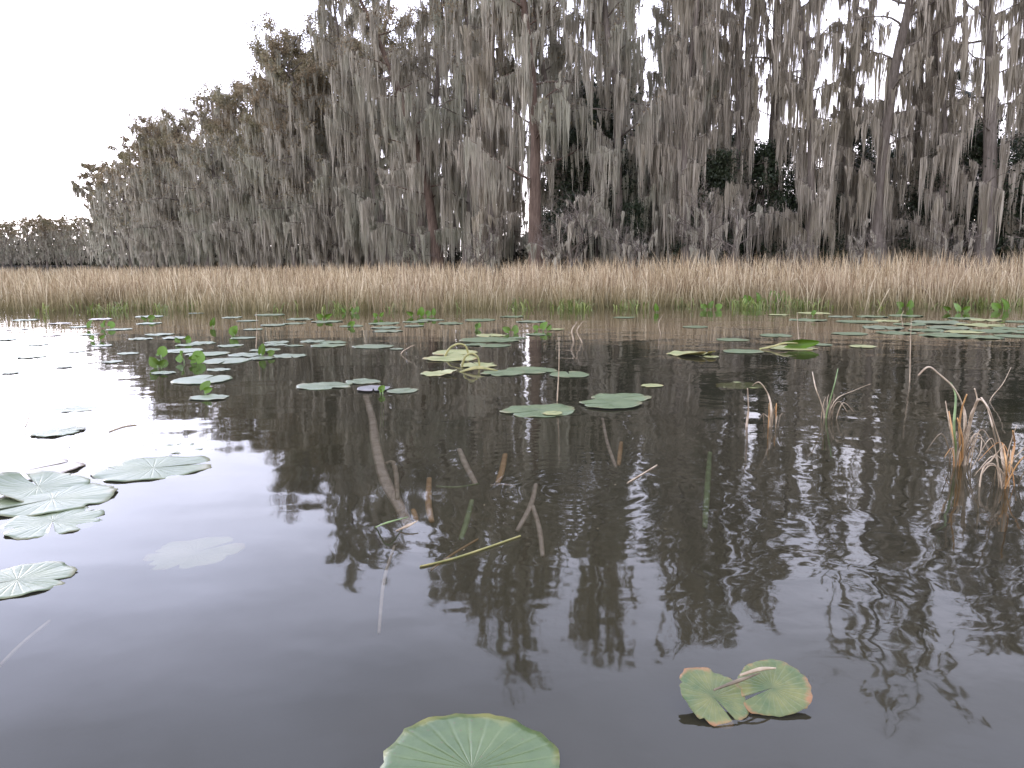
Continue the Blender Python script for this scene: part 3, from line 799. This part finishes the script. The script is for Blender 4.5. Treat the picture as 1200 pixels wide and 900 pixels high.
PADM = {}
def padmesh(mat, style, var):
    key = (mat, style, var)
    if key not in PADM:
        kw = dict(flat=dict(ruff=0.008), wavy=dict(ruff=0.022, torn=2), torn=dict(ruff=0.025, torn=6), curled=dict(ruff=0.03, curl=0.2, torn=1), fold=dict(ruff=0.03, fold=0.75))[style]
        PADM[key] = pad_mesh(40 + var * 7 + len(mat) * 3 + len(style), mat, **kw)
    return PADM[key]
PADN = [0]
def pad(px, py, wpx, mat='pad', style='flat', rot=None, z=0.004, label=None, group='lily pads floating on the lake', tilt=(0, 0), name='lily_pad', cat='lily pad'):
    c = at(px, py, z); dep = np.linalg.norm(c - np.array([0, 0, CAM_H])) * 1.0
    dd = ray(px, py); dep = dep / np.linalg.norm(dd)
    r = wpx / F * dep / 2
    PADN[0] += 1
    k = PADN[0]
    o = mobj(name, padmesh(mat, style, k % 3))
    o.location = (c[0], c[1], z + (k % 7) * 0.0006)
    rz_ = (k * 2.399) % (2 * PI) if rot is None else rot
    o.rotation_euler = (Matrix.Rotation(tilt[0], 3, 'X') @ Matrix.Rotation(tilt[1], 3, 'Y') @ Matrix.Rotation(rz_, 3, 'Z')).to_euler()
    o.scale = (r, r, r * 0.9)
    return tag(o, label, cat, group)

R_ = math.radians
# near pads
pad(553, 902, 244, 'pad_bright', 'flat', rot=R_(-75), label='biggest bright green pad, cut off by the bottom edge')
pad(836, 817, 88, 'pad_autumn', 'torn', rot=R_(-60), tilt=(0.38, 0.12), z=0.03, label='torn ragged pad touching the round one, lower right')
pad(905, 807, 92, 'pad_autumn', 'flat', rot=R_(200), z=0.036, tilt=(0.38, -0.05), label='rounder pad beside the torn one, brown stem lying on it')
pad(28, 553, 125, 'pad_pink', 'wavy', rot=1.0, z=0.0, label='washed-out pinkish pad, uppermost of the near left pile')
pad(45, 571, 120, 'pad_pale', 'curled', rot=2.4, z=0.012, label='pale pad with a curled dark green rim in the near left pile', tilt=(0.06, 0.05))
pad(62, 586, 140, 'pad_pale', 'wavy', rot=4.0, z=0.001, label='widest pale pad in the middle of the near left pile')
pad(62, 611, 125, 'pad_pale', 'torn', rot=5.2, z=-0.001, label='ragged pale pad, lowest of the near left pile')
pad(180, 549, 132, 'pad_pale', 'wavy', rot=0.4, z=0.0, label='large pale pad right of the near left pile')
pad(212, 526, 58, 'pad_pale', 'torn', rot=2.2, z=-0.004, label='small half-sunk pad above the large pale pad at the left')
pad(228, 648, 115, 'pad_yellow', 'torn', rot=0.8, z=-0.012, label='tattered yellowish pad sunk just under the calm water at the left')
pad(20, 681, 125, 'pad_pale', 'wavy', rot=3.6, z=0.0, label='pale green pad alone at the left edge below the pile')
pad(68, 506, 60, 'pad_pale', 'torn', rot=1.2, label='thin ragged pad on the white glare, nearer of two')
pad(88, 480, 48, 'pad_pale', 'torn', rot=2.9, z=-0.004, label='ring-like sunken pad on the white glare, farther of two')
# middle pads
pad(632, 481, 92, 'pad', 'wavy', rot=R_(215), label='left pad of the crisp green pair with a yellow corner')
pad(648, 484, 26, 'pad_yellow', 'flat', rot=1.0, z=0.014, label='small yellow scrap of leaf on the front of the crisp green pad')
pad(728, 466, 72, 'pad', 'wavy', rot=R_(20), label='upper right pad of the crisp green group in mid water')
pad(716, 473, 74, 'pad', 'flat', rot=R_(190), z=0.012, label='front right pad of the crisp green group, overlapping the upper one')
pad(622, 434, 64, 'pad', 'flat', label='green pad in the middle of the row of three')
pad(667, 439, 54, 'pad', 'flat', label='green pad at the right end of the row of three')
pad(590, 437, 56, 'pad', 'wavy', label='duller green pad at the left end of the row of three')
pad(380, 452, 66, 'pad_pale', 'wavy', label='pale grey-green pad left of the purple one')
pad(425, 447, 44, 'pad_pale', 'wavy', label='pale pad behind the purple leaf')
pad(437, 455, 44, 'pad_purple', 'flat', z=0.012, label='purple-tinted pad above the sunken pale stalk')
pad(472, 458, 40, 'pad_pale', 'flat', label='thin pad right of the purple one with a bright leaf between')
pad(528, 420, 66, 'pad_yellow', 'wavy', label='yellow pad under the two arching stems')
pad(514, 438, 44, 'pad_yellow', 'curled', label='small curled yellow pad left of the row of three')
pad(560, 428, 50, 'pad_yellow', 'torn', label='dull yellow pad in front of the arching stems')
pad(533, 413, 60, 'pad_yellow', 'flat', label='farther yellow pad behind the arching stems')
pad(570, 398, 66, 'pad', 'flat', label='broad green pad behind the arching stems')
pad(437, 406, 50, 'pad_pale', 'flat', label='lone pale pad between the left raft and the arching stems')
pad(810, 415, 60, 'pad_yellow', 'curled', label='long yellow-green pad alone right of the water centre')
pad(833, 418, 22, 'pad_yellow', 'flat', label='yellow tip pointing from the long yellow-green pad')
pad(764, 452, 28, 'pad_yellow', 'flat', label='small yellow pad above right of the crisp green group')
pad(871, 412, 48, 'pad', 'flat', label='dark green pad just left of the folded bright leaf')
pad(858, 398, 40, 'pad', 'flat', label='green pad behind the one beside the folded bright leaf')
pad(909, 393, 42, 'pad', 'flat', label='green pad behind the folded bright leaf')
pad(815, 383, 32, 'pad', 'flat', label='small pad near the reeds above the long yellow pad')
pad(731, 372, 26, 'pad', 'flat', label='lone small pad against the reeds at the middle')
pad(928, 408, 56, 'pad_yellow', 'flat', label='yellow-edged pad under the folded bright leaf')
pad(963, 404, 26, 'pad', 'flat', label='green pad showing right of the folded bright leaf')
pad(1011, 406, 34, 'pad_yellow', 'flat', label='narrow yellow pad alone right of the folded bright leaf')
pad(868, 452, 60, 'pad_yellow', 'torn', rot=0.2, z=-0.006, label='half-sunk brown and yellow leaf left of the two-stalk reed')

def raft(pts, what, grp, mats, styles=('flat', 'wavy', 'torn')):
    pts = sorted(pts)
    for n_, (px, py, wp) in enumerate(pts):
        r_ = random.Random(int(px * 31 + py * 17))
        m_ = r_.choice(mats)
        lb = ('%s, %s from the left' % (what, ORD[n_])) if n_ < 30 else what
        pad(px, py, wp, m_, r_.choice(styles), label=lb, group=grp)
raft([(175, 371, 36), (175, 379, 30), (230, 367, 18), (187, 392, 34), (237, 402, 36), (214, 411, 52), (243, 415, 52), (270, 405, 32), (289, 416, 44), (265, 423, 62), (238, 445, 76), (246, 466, 46), (297, 386, 26),
      (205, 396, 34), (222, 404, 30), (165, 397, 30), (285, 396, 30), (256, 433, 30), (312, 410, 36), (340, 417, 44), (306, 420, 34), (192, 437, 30), (322, 404, 30)],
     'pale pad in the left raft round the upright leaves', 'pads of the left raft', ['pad_pale', 'pad_pale', 'pad'])
raft([(317, 369, 36), (352, 374, 34), (383, 377, 38), (320, 381, 32), (412, 382, 32), (450, 379, 40), (452, 384, 36), (455, 388, 36), (487, 377, 30), (485, 382, 26), (505, 375, 32), (345, 379, 28),
      (325, 401, 32), (367, 400, 34), (390, 401, 36), (385, 405, 42), (345, 405, 22), (465, 409, 18), (562, 375, 42), (622, 377, 36), (290, 376, 26), (272, 372, 26), (528, 379, 34), (600, 371, 30)],
     'grey-green pad in the scattered band before the reeds', 'pads of the middle band', ['pad', 'pad_pale', 'pad'])
raft([(575, 393, 40), (587, 399, 44), (580, 405, 40), (652, 386, 20), (607, 396, 24), (628, 392, 28), (558, 404, 30)],
     'green pad in the small cluster by two bright leaves', 'pads of the small cluster', ['pad', 'pad', 'pad_yellow'])
rr_ = random.Random(4)
RAFT = [(912, 369, 26), (946, 375, 44), (954, 367, 40), (1005, 377, 48), (1035, 384, 52), (996, 391, 42), (1050, 390, 46), (1098, 378, 62), (1112, 384, 54), (1149, 381, 54), (1164, 388, 54), (1187, 385, 46), (1110, 393, 62),
        (1150, 395, 50), (1188, 394, 44), (1155, 375, 40), (1062, 370, 40), (1022, 371, 36), (1085, 387, 44), (1130, 389, 44), (1195, 377, 36), (1128, 373, 36), (1066, 380, 40), (1215, 390, 50), (1212, 383, 40), (985, 371, 32), (1040, 376, 34)]
raft(RAFT, 'grey-green pad in the dense right raft', 'pads of the right raft', ['pad', 'pad', 'pad_pale', 'pad_yellow'])
# glare specks on the left: low dark pads at a grazing view
raft([(37, 418, 36), (12, 437, 22), (95, 383, 26), (60, 393, 22), (20, 386, 26), (70, 379, 24), (120, 405, 26), (105, 392, 22), (45, 404, 24), (140, 386, 30), (90, 412, 20), (150, 414, 26), (30, 375, 30), (118, 374, 28), (8, 398, 24), (132, 424, 24), (75, 430, 20)],
     'thin dark pad on the bright open water at the left', 'pads on the bright water', ['pad', 'pad_pink', 'pad_pale'], ('torn', 'wavy'))

# ------------------------------------------------------------------ upright leaves (leaf on a stem, above the water)
def leaf_mesh(seed, mat='lily', cup=0.5):
    """broad heart shaped blade, folded along its midrib; base at origin, pointing +Z"""
    rs = np.random.RandomState(seed); g = Geo()
    nu, nv = 13, 9
    u = np.linspace(0, 1, nu); V = []
    for a in u:
        wd = 0.62 * math.sin(PI * min(1, a * 0.92 + 0.08)) ** 0.6 * (1 - 0.35 * a) + 0.02
        for b in np.linspace(-1, 1, nv):
            x = b * wd; back = -0.22 * (1 - a) ** 3 * abs(b)
            V.append((x * math.cos(cup * abs(b)), -abs(b) * wd * cup * 0.8 + 0.35 * a * a, a + back + 0.02 * math.sin(9 * a + 4 * b + seed)))
    q = [(i * nv + j, i * nv + j + 1, (i + 1) * nv + j + 1, (i + 1) * nv + j) for i in range(nu - 1) for j in range(nv - 1)]
    V = np.array(V); n = len(V); Vb = V + np.array([0, 0.012, 0])
    g.add(np.vstack([V, Vb]), q + [(n + a_, n + d_, n + c_, n + b_) for a_, b_, c_, d_ in q])
    return g.mesh('leaf', M[mat])
LM = [leaf_mesh(s, cup=c) for s, c in ((1, 0.5), (2, 0.9), (3, 0.25))]
stem_g = Geo(); stem_g.tube([(0, 0, -0.35), (0.01, 0, -0.1), (0, 0.01, 0.0)], [0.007, 0.007, 0.006], 6); STEM = stem_g.mesh('stem', M['stalk_green'])
def upright(px, py, leaves, label, group='bright upright leaves among the pads'):
    """leaves: list of (dpx, height px, tilt)"""
    c = at(px, py); e = empty('water_plant', (c[0], c[1], 0)); k = int(px) % 97
    for n_, (dx, hp, tilt) in enumerate(leaves):
        rs = random.Random(k * 5 + n_)
        sc = hp / F * c[1]
        z0 = 0.03 + 0.1 * sc
        le = mobj('leaf', LM[(k + n_) % 3], e, (dx / F * c[1], rs.uniform(-0.05, 0.05), z0))
        le.scale = (sc, sc, sc); le.rotation_euler = (rs.uniform(-0.5, 0.3), tilt, rs.uniform(-0.7, 0.7))
        st = mobj('stem', STEM, e, (dx / F * c[1], le.location[1], z0 + 0.004))
        if n_ == 0: pass
    return tag(e, label, 'water plant', group)
UP = [(222, 426, [(-8, 16, -.9), (8, 15, .8), (2, 10, 1.2)], 'biggest pair of glossy upright leaves in the left raft'),
      (184, 432, [(-2, 12, -.8), (5, 10, .9)], 'upright leaves at the left raft edge, nearest the white glare'),
      (190, 419, [(0, 12, .5), (-4, 9, -1.1)], 'small upright leaf behind those nearest the glare'),
      (218, 402, [(0, 9, 1.2), (-6, 8, -1.2)], 'flat spread green leaf behind the biggest upright pair'),
      (238, 462, [(0, 12, .3), (4, 8, 1.2)], 'single dark green upright leaf in front of the left raft'),
      (249, 384, [(0, 9, .2)], 'little upright leaf far in the left raft'), (271, 394, [(0, 10, .6), (3, 8, -.6)], 'rounded upright leaf right of the little one'),
      (125, 385, [(-3, 9, -.7), (4, 8, .7)], 'dark leaves standing on the glare, right one'), (106, 386, [(0, 9, .1)], 'slim leaf standing on the glare, left one'), (115, 399, [(-4, 6, -1.0), (4, 6, 1.0)], 'low dark leaves on the glare, nearest one'),
      (175, 376, [(0, 7, 1.1), (-4, 6, -1.1)], 'small green leaf far left near the reeds'), (307, 418, [(0, 12, .2), (8, 7, 1.2)], 'upright leaf with a yellow pad at the right end of the left raft'),
      (382, 375, [(0, 8, 1.0), (-5, 7, -1.0)], 'bright leaf before the reeds, left of centre'), (407, 383, [(0, 6, 1.2), (4, 6, 1.0)], 'flat bright leaf on a pad left of centre'),
      (492, 371, [(-9, 7, -1.1), (0, 9, .4), (8, 7, .9), (15, 8, .3)], 'wide clump of bright leaves at the reed foot'), (446, 373, [(0, 6, .6), (-5, 5, -.8)], 'small bright leaf left of the wide clump'),
      (412, 367, [(0, 7, .9), (-7, 6, -.8), (6, 6, .2)], 'leafy clump tucked under the reeds left of centre'), (557, 386, [(0, 7, 1.2), (3, 7, .6)], 'bright leaf beside the broad green pad'),
      (602, 391, [(0, 9, .8), (-6, 8, -.9)], 'left one of two bright leaf pairs in the small cluster'), (636, 388, [(0, 9, .4), (5, 8, 1.0), (-6, 6, -1)], 'right one of two bright leaf pairs in the small cluster'),
      (770, 366, [(0, 8, -.2)], 'single dark leaf against the reeds at mid right'), (833, 363, [(-6, 7, -.9), (0, 9, .1), (7, 7, .9)], 'bright clump against the reeds at mid right'),
      (885, 358, [(-6, 12, -.7), (2, 13, .2), (8, 9, .9)], 'tall broad-leaved clump in the reeds, left of two'), (914, 357, [(-5, 14, -.3), (4, 16, .4), (10, 9, 1.1), (-12, 9, -1.1)], 'tall broad-leaved clump in the reeds, right of two'),
      (952, 371, [(0, 7, .4)], 'single bright leaf in front of the reeds, right of the tall clumps'), (1122, 366, [(-10, 8, -1.0), (0, 10, .1), (9, 7, 1.0)], 'low yellow-green clump by the right raft, left of two'),
      (1176, 364, [(-7, 9, -.8), (0, 12, 0), (8, 10, .8)], 'low green clump by the right raft, right of two'), (1062, 362, [(-6, 8, -.8), (3, 9, .5)], 'bright leaves in the reed foot above the right raft'),
      (445, 462, [(0, 8, .9), (3, 6, -1.2)], 'bright leaf right beside the purple-tinted pad')]
for u_ in UP: upright(*u_)

# folded bright leaf lying on the water, and its neighbours
def strap(name, pts, widths, mat, label, cat, group=None, thick=0.003, normal=None, parent=None):
    """a flat ribbon leaf / stalk with thickness through world points"""
    pts = np.array(pts, float)
    # smooth the line
    K = 6 * (len(pts) - 1) + 1
    tt = np.linspace(0, len(pts) - 1, K); P = np.zeros((K, 3))
    for k_, u in enumerate(tt):
        i = min(int(u), len(pts) - 2); f = u - i
        p0 = pts[max(i - 1, 0)]; p1 = pts[i]; p2 = pts[i + 1]; p3 = pts[min(i + 2, len(pts) - 1)]
        P[k_] = 0.5 * ((2 * p1) + (-p0 + p2) * f + (2 * p0 - 5 * p1 + 4 * p2 - p3) * f * f + (-p0 + 3 * p1 - 3 * p2 + p3) * f ** 3)
    W = np.interp(np.linspace(0, 1, K), np.linspace(0, 1, len(widths)), widths)
    tan = np.gradient(P, axis=0); tan /= np.linalg.norm(tan, axis=1)[:, None]
    view = np.array([0, 0, CAM_H]) * 0 + (np.array([0, -0.75, 0.65]) if normal is None else np.array(normal))
    s = np.cross(tan, view); s /= np.linalg.norm(s, axis=1)[:, None]
    nrm_ = np.cross(s, tan)
    org = P[0].copy()
    g = Geo(); ring = []
    for a_, b_ in ((-1, 0), (-0.5, 0.8), (0.5, 0.8), (1, 0), (0.5, -0.8), (-0.5, -0.8)):
        ring.append(P - org + s * (W / 2)[:, None] * a_ + nrm_ * np.minimum(thick, W)[:, None] * b_)
    V = np.stack(ring, 1).reshape(-1, 3)
    i = np.arange(K - 1)[:, None] * 6; j = np.arange(6)[None]; j2 = (j + 1) % 6
    q = np.stack([i + j, i + j2, i + 6 + j2, i + 6 + j], -1).reshape(-1, 4)
    g.add(V, q, [(0, 1, 2), (0, 2, 3), (0, 3, 4), (0, 4, 5)] + [((K - 1) * 6, (K - 1) * 6 + a_, (K - 1) * 6 + a_ + 1) for a_ in (1, 2, 3, 4)])
    o = mobj(name, g.mesh(name, M[mat]), parent, org)
    if parent is not None: o.location = org - np.array(parent.location)
    else: tag(o, label, cat, group)
    return o
def wpx(px_w, p):  # pixel width to metres at a point
    return px_w / F * p[1]

b0 = at(925, 408)
e = empty('folded_leaf', (b0[0], b0[1], 0)); tag(e, 'folded bright green leaf lying on pads with a yellow stem curling over', 'leaf')
lf = mobj('leaf', LM[1], e, (-0.02, 0, 0.05)); lf.scale = (0.2, 0.2, 0.40); lf.rotation_euler = (0.5, 1.45, 0.1)
strap('stem', [at(890, 409, 0.01), at(905, 406, 0.04), at(920, 402, 0.09), at(935, 402, 0.08)], [0.03, 0.035, 0.03, 0.02], 'stalk_yellow', None, None, parent=e)

# arching yellow stems over the yellow pads
for k_, (pts, lb) in enumerate([([(521, 418), (527, 408), (537, 403), (546, 406), (549, 418)], 'left and farther of two yellow stems arching over the yellow pads'),
                                ([(541, 430), (545, 418), (553, 414), (560, 419), (562, 430)], 'right and nearer of two yellow stems arching over the yellow pads')]):
    Yb = at(pts[0][0], pts[0][1])[1]
    strap('arching_stem', [atY(x_, y_, Yb) for x_, y_ in pts], [0.03, 0.03, 0.03, 0.025, 0.02], 'stalk_yellow', lb, 'stem', 'arching yellow stems', thick=0.008)
c = at(560, 436); strap('dry_leaf_tip', [c + [-.2, 0, .0], c + [0, 0, .05], c + [.22, .03, .01]], [0.02, .05, .01], 'stalk_yellow', 'short twisted yellow leaf between the two pads of the row of three', 'leaf')
c = at(866, 812, .035); strap('fallen_twig', [c + [-.075, -.02, .02], c + [0, 0.01, .03], c + [.07, .05, .03]], [0.005, .011, .003], 'reed_dark', 'short brown stem lying across the two touching pads', 'stem')
c = at(890, 800, .04); strap('pale_leaf_strip', [c + [-.06, -.015, .03], c + [0, 0.0, .04], c + [.05, .02, .032]], [0.006, .012, .004], 'stalk_tan', 'thin white strip lying on the round pad', 'stem')

# ------------------------------------------------------------------ dead reeds standing in the open water
def clump(px, py, stalks, label):
    b = at(px, py); e = empty('dead_reed_clump', (b[0], b[1], 0)); tag(e, label, 'reeds')
    for pts, wd, mt in stalks:
        n_ = len(pts)
        W = [(atY(x_, y_, b[1] + (i / max(1, n_ - 1)) * 0.12 * ((len(pts) + int(x_)) % 3 - 1))) for i, (x_, y_) in enumerate(pts)]
        W = [W[0] * [1, 1, 0] + [0, 0, -0.25]] + W
        strap('stalk', W, [wd * 0.9] + [wd * f_ for f_ in np.linspace(1, 0.45, n_)], mt, None, None, parent=e, thick=0.004)
    rs = random.Random(int(px))
    for k_ in range(4 + 2 * len(stalks)):
        a_ = rs.uniform(0, 2 * PI); L_ = rs.uniform(0.08, 0.3) * (1 if len(stalks) > 4 else 0.6); le = rs.uniform(0.1, 0.7); p0 = b + np.array([rs.uniform(-.06, .06), rs.uniform(-.05, .05), -.08])
        dx = np.array([math.cos(a_), math.sin(a_), 0]) * le * L_
        kink = rs.random() < 0.5
        p1 = p0 + dx * 0.4 + [0, 0, 0.08 + L_ * 0.55]; p2 = p0 + dx * 0.9 + [rs.uniform(-.01, .01), 0, 0.08 + L_ * 0.95]
        p3 = p2 + dx * 0.9 - np.array([0, 0, L_ * 0.5]) if kink else p2 + dx * 0.4 + [0, 0, L_ * .2]
        strap('stalk', [p0, p1, p2, p3], [0.007, 0.007, 0.005, 0.002], rs.choice(['stalk_tan', 'stalk_tan', 'stalk_orange', 'reed_dark']), None, None, parent=e, thick=0.002)
clump(1125, 545, [([(1122, 540), (1117, 510), (1112, 482)], .018, 'stalk_orange'), ([(1126, 540), (1124, 505), (1127, 480), (1133, 462)], .018, 'stalk_orange'),
                  ([(1128, 538), (1131, 500), (1129, 478), (1118, 455), (1100, 438), (1088, 430), (1076, 440)], .022, 'stalk_tan'),
                  ([(1121, 538), (1118, 500), (1120, 465), (1114, 448)], .02, 'stalk_green'), ([(1129, 540), (1136, 500), (1142, 478), (1148, 468), (1158, 480), (1163, 500), (1168, 520)], .022, 'stalk_tan'),
                  ([(1131, 540), (1134, 505), (1138, 485), (1145, 470), (1142, 455)], .016, 'stalk_tan'), ([(1119, 536), (1113, 500), (1108, 470)], .012, 'stalk_tan'),
                  ([(1127, 541), (1128, 515), (1122, 490)], .022, 'stalk_orange'), ([(1132, 536), (1141, 510), (1150, 512), (1149, 530)], .012, 'stalk_tan')],
      'dead reed clump with orange feet and one long arching stalk')
clump(1180, 570, [([(1180, 566), (1176, 545), (1172, 520), (1164, 495), (1158, 478), (1150, 466)], .02, 'stalk_tan'), ([(1181, 566), (1184, 545), (1189, 520), (1187, 505)], .02, 'stalk_orange'),
                  ([(1179, 566), (1179, 540), (1175, 520)], .016, 'stalk_orange'), ([(1176, 560), (1162, 545), (1150, 556)], .01, 'stalk_tan'), ([(1150, 556), (1163, 538), (1177, 521)], .01, 'stalk_tan')],
      'smaller dead reed clump right of the arching one, leaning left')
clump(970, 490, [([(966, 490), (962, 472), (956, 455), (952, 436)], .016, 'stalk_tan'), ([(968, 490), (972, 472), (978, 450), (982, 432)], .014, 'stalk_green'), ([(970, 492), (980, 468), (1000, 458), (1020, 450)], .008, 'stalk_tan')],
      'thin forked dead stalk in open water below the narrow yellow pad')
clump(905, 500, [([(902, 500), (904, 480), (900, 462), (890, 448), (882, 452)], .018, 'stalk_tan'), ([(875, 500), (877, 480), (876, 455)], .018, 'stalk_pink')], 'two pale stalks bent at the top by the half-sunk leaf')
LONE = [((1066, 448), (1067, 400), (1068, 378), .012, 'tall thin yellow stalk rising through the dense right raft'), ((936, 400), (935, 385), (934, 366), .016, 'upright stalk behind the folded bright leaf'),
        ((1058, 382), (1056, 372), (1059, 364), .016, 'short broken stalk in the right raft'), ((672, 400), (670, 388), (676, 378), .03, 'forked pinkish stalk standing clear of the reeds at the middle'),
        ((682, 402), (676, 388), (684, 376), .02, 'thin twin of the forked pinkish stalk'), ((300, 408), (301, 385), (300, 366), .014, 'upright pale stalk at the right end of the left raft'),
        ((470, 415), (478, 408), (486, 404), .016, 'short slanting yellow stalk left of the arching stems'), ((653, 470), (655, 430), (655, 395), .012, 'thin straight stalk between the row of three and the crisp pads'),
        ((774, 392), (772, 378), (778, 368), .014, 'thin bent stalk against the reeds at mid right'), ((1160, 470), (1175, 450), (1185, 430), .008, 'hair-thin stalk leaning right above the dead clumps')]
for p0, p1, p2, wd, lb in LONE:
    b = at(*p0); W = [b + [0, 0, -0.2], b, atY(p1[0], p1[1], b[1]), atY(p2[0], p2[1], b[1])]
    strap('reed_stalk', W, [wd, wd, wd * .8, wd * .4], 'stalk_tan', lb, 'stalk', 'lone stalks in the open water', thick=0.004)

# ------------------------------------------------------------------ sunken stalks seen through the surface
SUNK = [([(428, 462), (436, 490), (440, 520), (450, 560), (466, 590), (480, 618)], 13, 'stalk_pink', 'long wide pale stalk sunk under the purple-tinted pad', -.10),
        ([(452, 543), (460, 541), (464, 555), (466, 585)], 9, 'stalk_tan', 'short hooked stalk beside the long sunken one', -.08),
        ([(484, 597), (488, 610)], 10, 'stalk_orange', 'stubby orange stalk end at the foot of the long sunken one', -.05),
        ([(503, 560), (502, 590), (506, 612)], 11, 'stalk_orange', 'upright sunken stalk, green above and orange below', -.09),
        ([(538, 526), (546, 545), (558, 568)], 11, 'stalk_pink', 'left stalk of the two short sunken ones in a V', -.07),
        ([(592, 532), (588, 552), (583, 566)], 11, 'stalk_orange', 'right stalk of the two short sunken ones in a V', -.07),
        ([(511, 570), (535, 571), (561, 567)], 4, 'stalk_green', 'thin green blade lying level across the sunken stalks', -.02),
        ([(575, 569), (590, 568), (604, 570)], 5, 'stalk_pink', 'short pink bit lying level right of the sunken V', -.04),
        ([(553, 586), (547, 610), (540, 632)], 10, 'stalk_green', 'greenish sunken blade above the long yellow stem', -.09),
        ([(628, 567), (622, 592), (606, 622)], 9, 'stalk_pink', 'left leg of the forked pink sunken stalk', -.07),
        ([(624, 592), (632, 620), (636, 652)], 9, 'stalk_pink', 'right leg of the forked pink sunken stalk', -.11),
        ([(610, 628), (570, 642), (530, 655), (492, 664)], 3.5, 'stalk_yellow', 'long thin yellow stem lying on the water', 0.004),
        ([(560, 632), (530, 650), (505, 668)], 4, 'stalk_orange', 'faint brown stem just under the long yellow one', -.03),
        ([(462, 640), (450, 680), (444, 742)], 6, 'stalk_tan', 'faint dark strand hanging down in the calm water', -.14),
        ([(832, 530), (829, 570), (826, 618)], 9, 'stalk_green', 'sunken stalk green at the top, right of the crisp green pads', -.10),
        ([(728, 518), (725, 545)], 8, 'stalk_orange', 'short upright sunken stalk below the crisp green pads', -.06),
        ([(706, 490), (712, 520), (722, 548)], 6, 'stalk_pink', 'thin sunken stalk slanting below the crisp green pads', -.08),
        ([(735, 566), (752, 556), (770, 545)], 3, 'stalk_tan', 'thin twig lying slanted on rippled water right of centre', 0.002),
        ([(0, 780), (25, 755), (58, 728)], 6, 'stalk_tan', 'pale blade just under the calm water at the left edge', -.03),
        ([(30, 500), (34, 486), (33, 470)], 3, 'stalk_tan', 'short twig on the white glare near the left edge', 0.0),
        ([(128, 506), (145, 500), (160, 498)], 2, 'stalk_tan', 'thin curved twig on the white glare', 0.002)]
for pts, wp, mt, lb, z in SUNK:
    W = [at(x_, y_, z * (0.3 + 0.6 * i / len(pts)) if z < 0 else z) for i, (x_, y_) in enumerate(pts)]
    dep = np.linalg.norm(W[0] - np.array([0, 0, CAM_H])) * 0.98
    wd = wp * (0.66 if z < 0 else 0.5) / F * dep
    strap('sunken_stalk' if z < -0.01 else 'floating_stem', W, [wd * .8, wd, wd, wd * .75], mt, lb, 'stalk' if z < -0.01 else 'stem', 'stalks in the near water', thick=0.006, normal=(0, -0.3, 1))
# small cut blade sticking out above the long sunken stalk foot
strap('drooping_reed', [at(440, 618, 0.0), at(455, 612, 0.05), at(478, 606, .01)], [0.006, .01, .003], 'stalk_green', 'thin green blade curving over the calm water edge', 'leaf')
strap('drooping_reed', [at(464, 622, 0.0), at(478, 616, 0.02), at(490, 610, .03)], [0.004, .016, .003], 'stalk_tan', 'short pale blade beside the foot of the long sunken stalk', 'leaf')

# ------------------------------------------------------------------ flecks of leaf litter on the surface (stuff)
def debris():
    rs = np.random.RandomState(31); g = Geo(); n = 1500
    y = 3.2 + 15 * rs.rand(n) ** 0.8; px = rs.uniform(-100, 1300, n); x = (px - 600) / F * y
    keep = (np.sin(x * 1.3 + 2 * np.sin(y * 0.7)) + rs.normal(size=n) * 0.6) > 0.4
    x, y = x[keep], y[keep]; n = len(x)
    yaw = rs.uniform(0, PI, n); ln = rs.uniform(0.004, 0.02, n) * (0.6 + 0.05 * y); wd = ln * rs.uniform(0.08, 0.45, n)
    a = np.stack([np.cos(yaw) * ln, np.sin(yaw) * ln, rs.uniform(-.1, .2, n) * ln], -1); b = np.stack([-np.sin(yaw) * wd, np.cos(yaw) * wd, 0 * wd], -1)
    C = np.stack([x, y, np.full(n, 0.003)], -1)
    g.add(np.stack([C - a, C + b, C + a, C - b], 1).reshape(-1, 3), np.arange(n * 4).reshape(-1, 4))
    return g.mesh('floating_litter', M['litter'])
M['litter'] = leafmat('litter', (0.07, 0.055, 0.03), (0.28, 0.23, 0.14), trans=0.1, rough=0.8)
tag(mobj('floating_litter', debris()), 'tiny bits of dead leaf and stem scattered on the dark water', 'litter', kind='stuff')

# ------------------------------------------------------------------ render settings
scene.render.engine = 'CYCLES'
scene.cycles.max_bounces = 4; scene.cycles.transparent_max_bounces = 6
scene.cycles.diffuse_bounces = 2; scene.cycles.glossy_bounces = 2
scene.cycles.caustics_reflective = False; scene.cycles.caustics_refractive = False
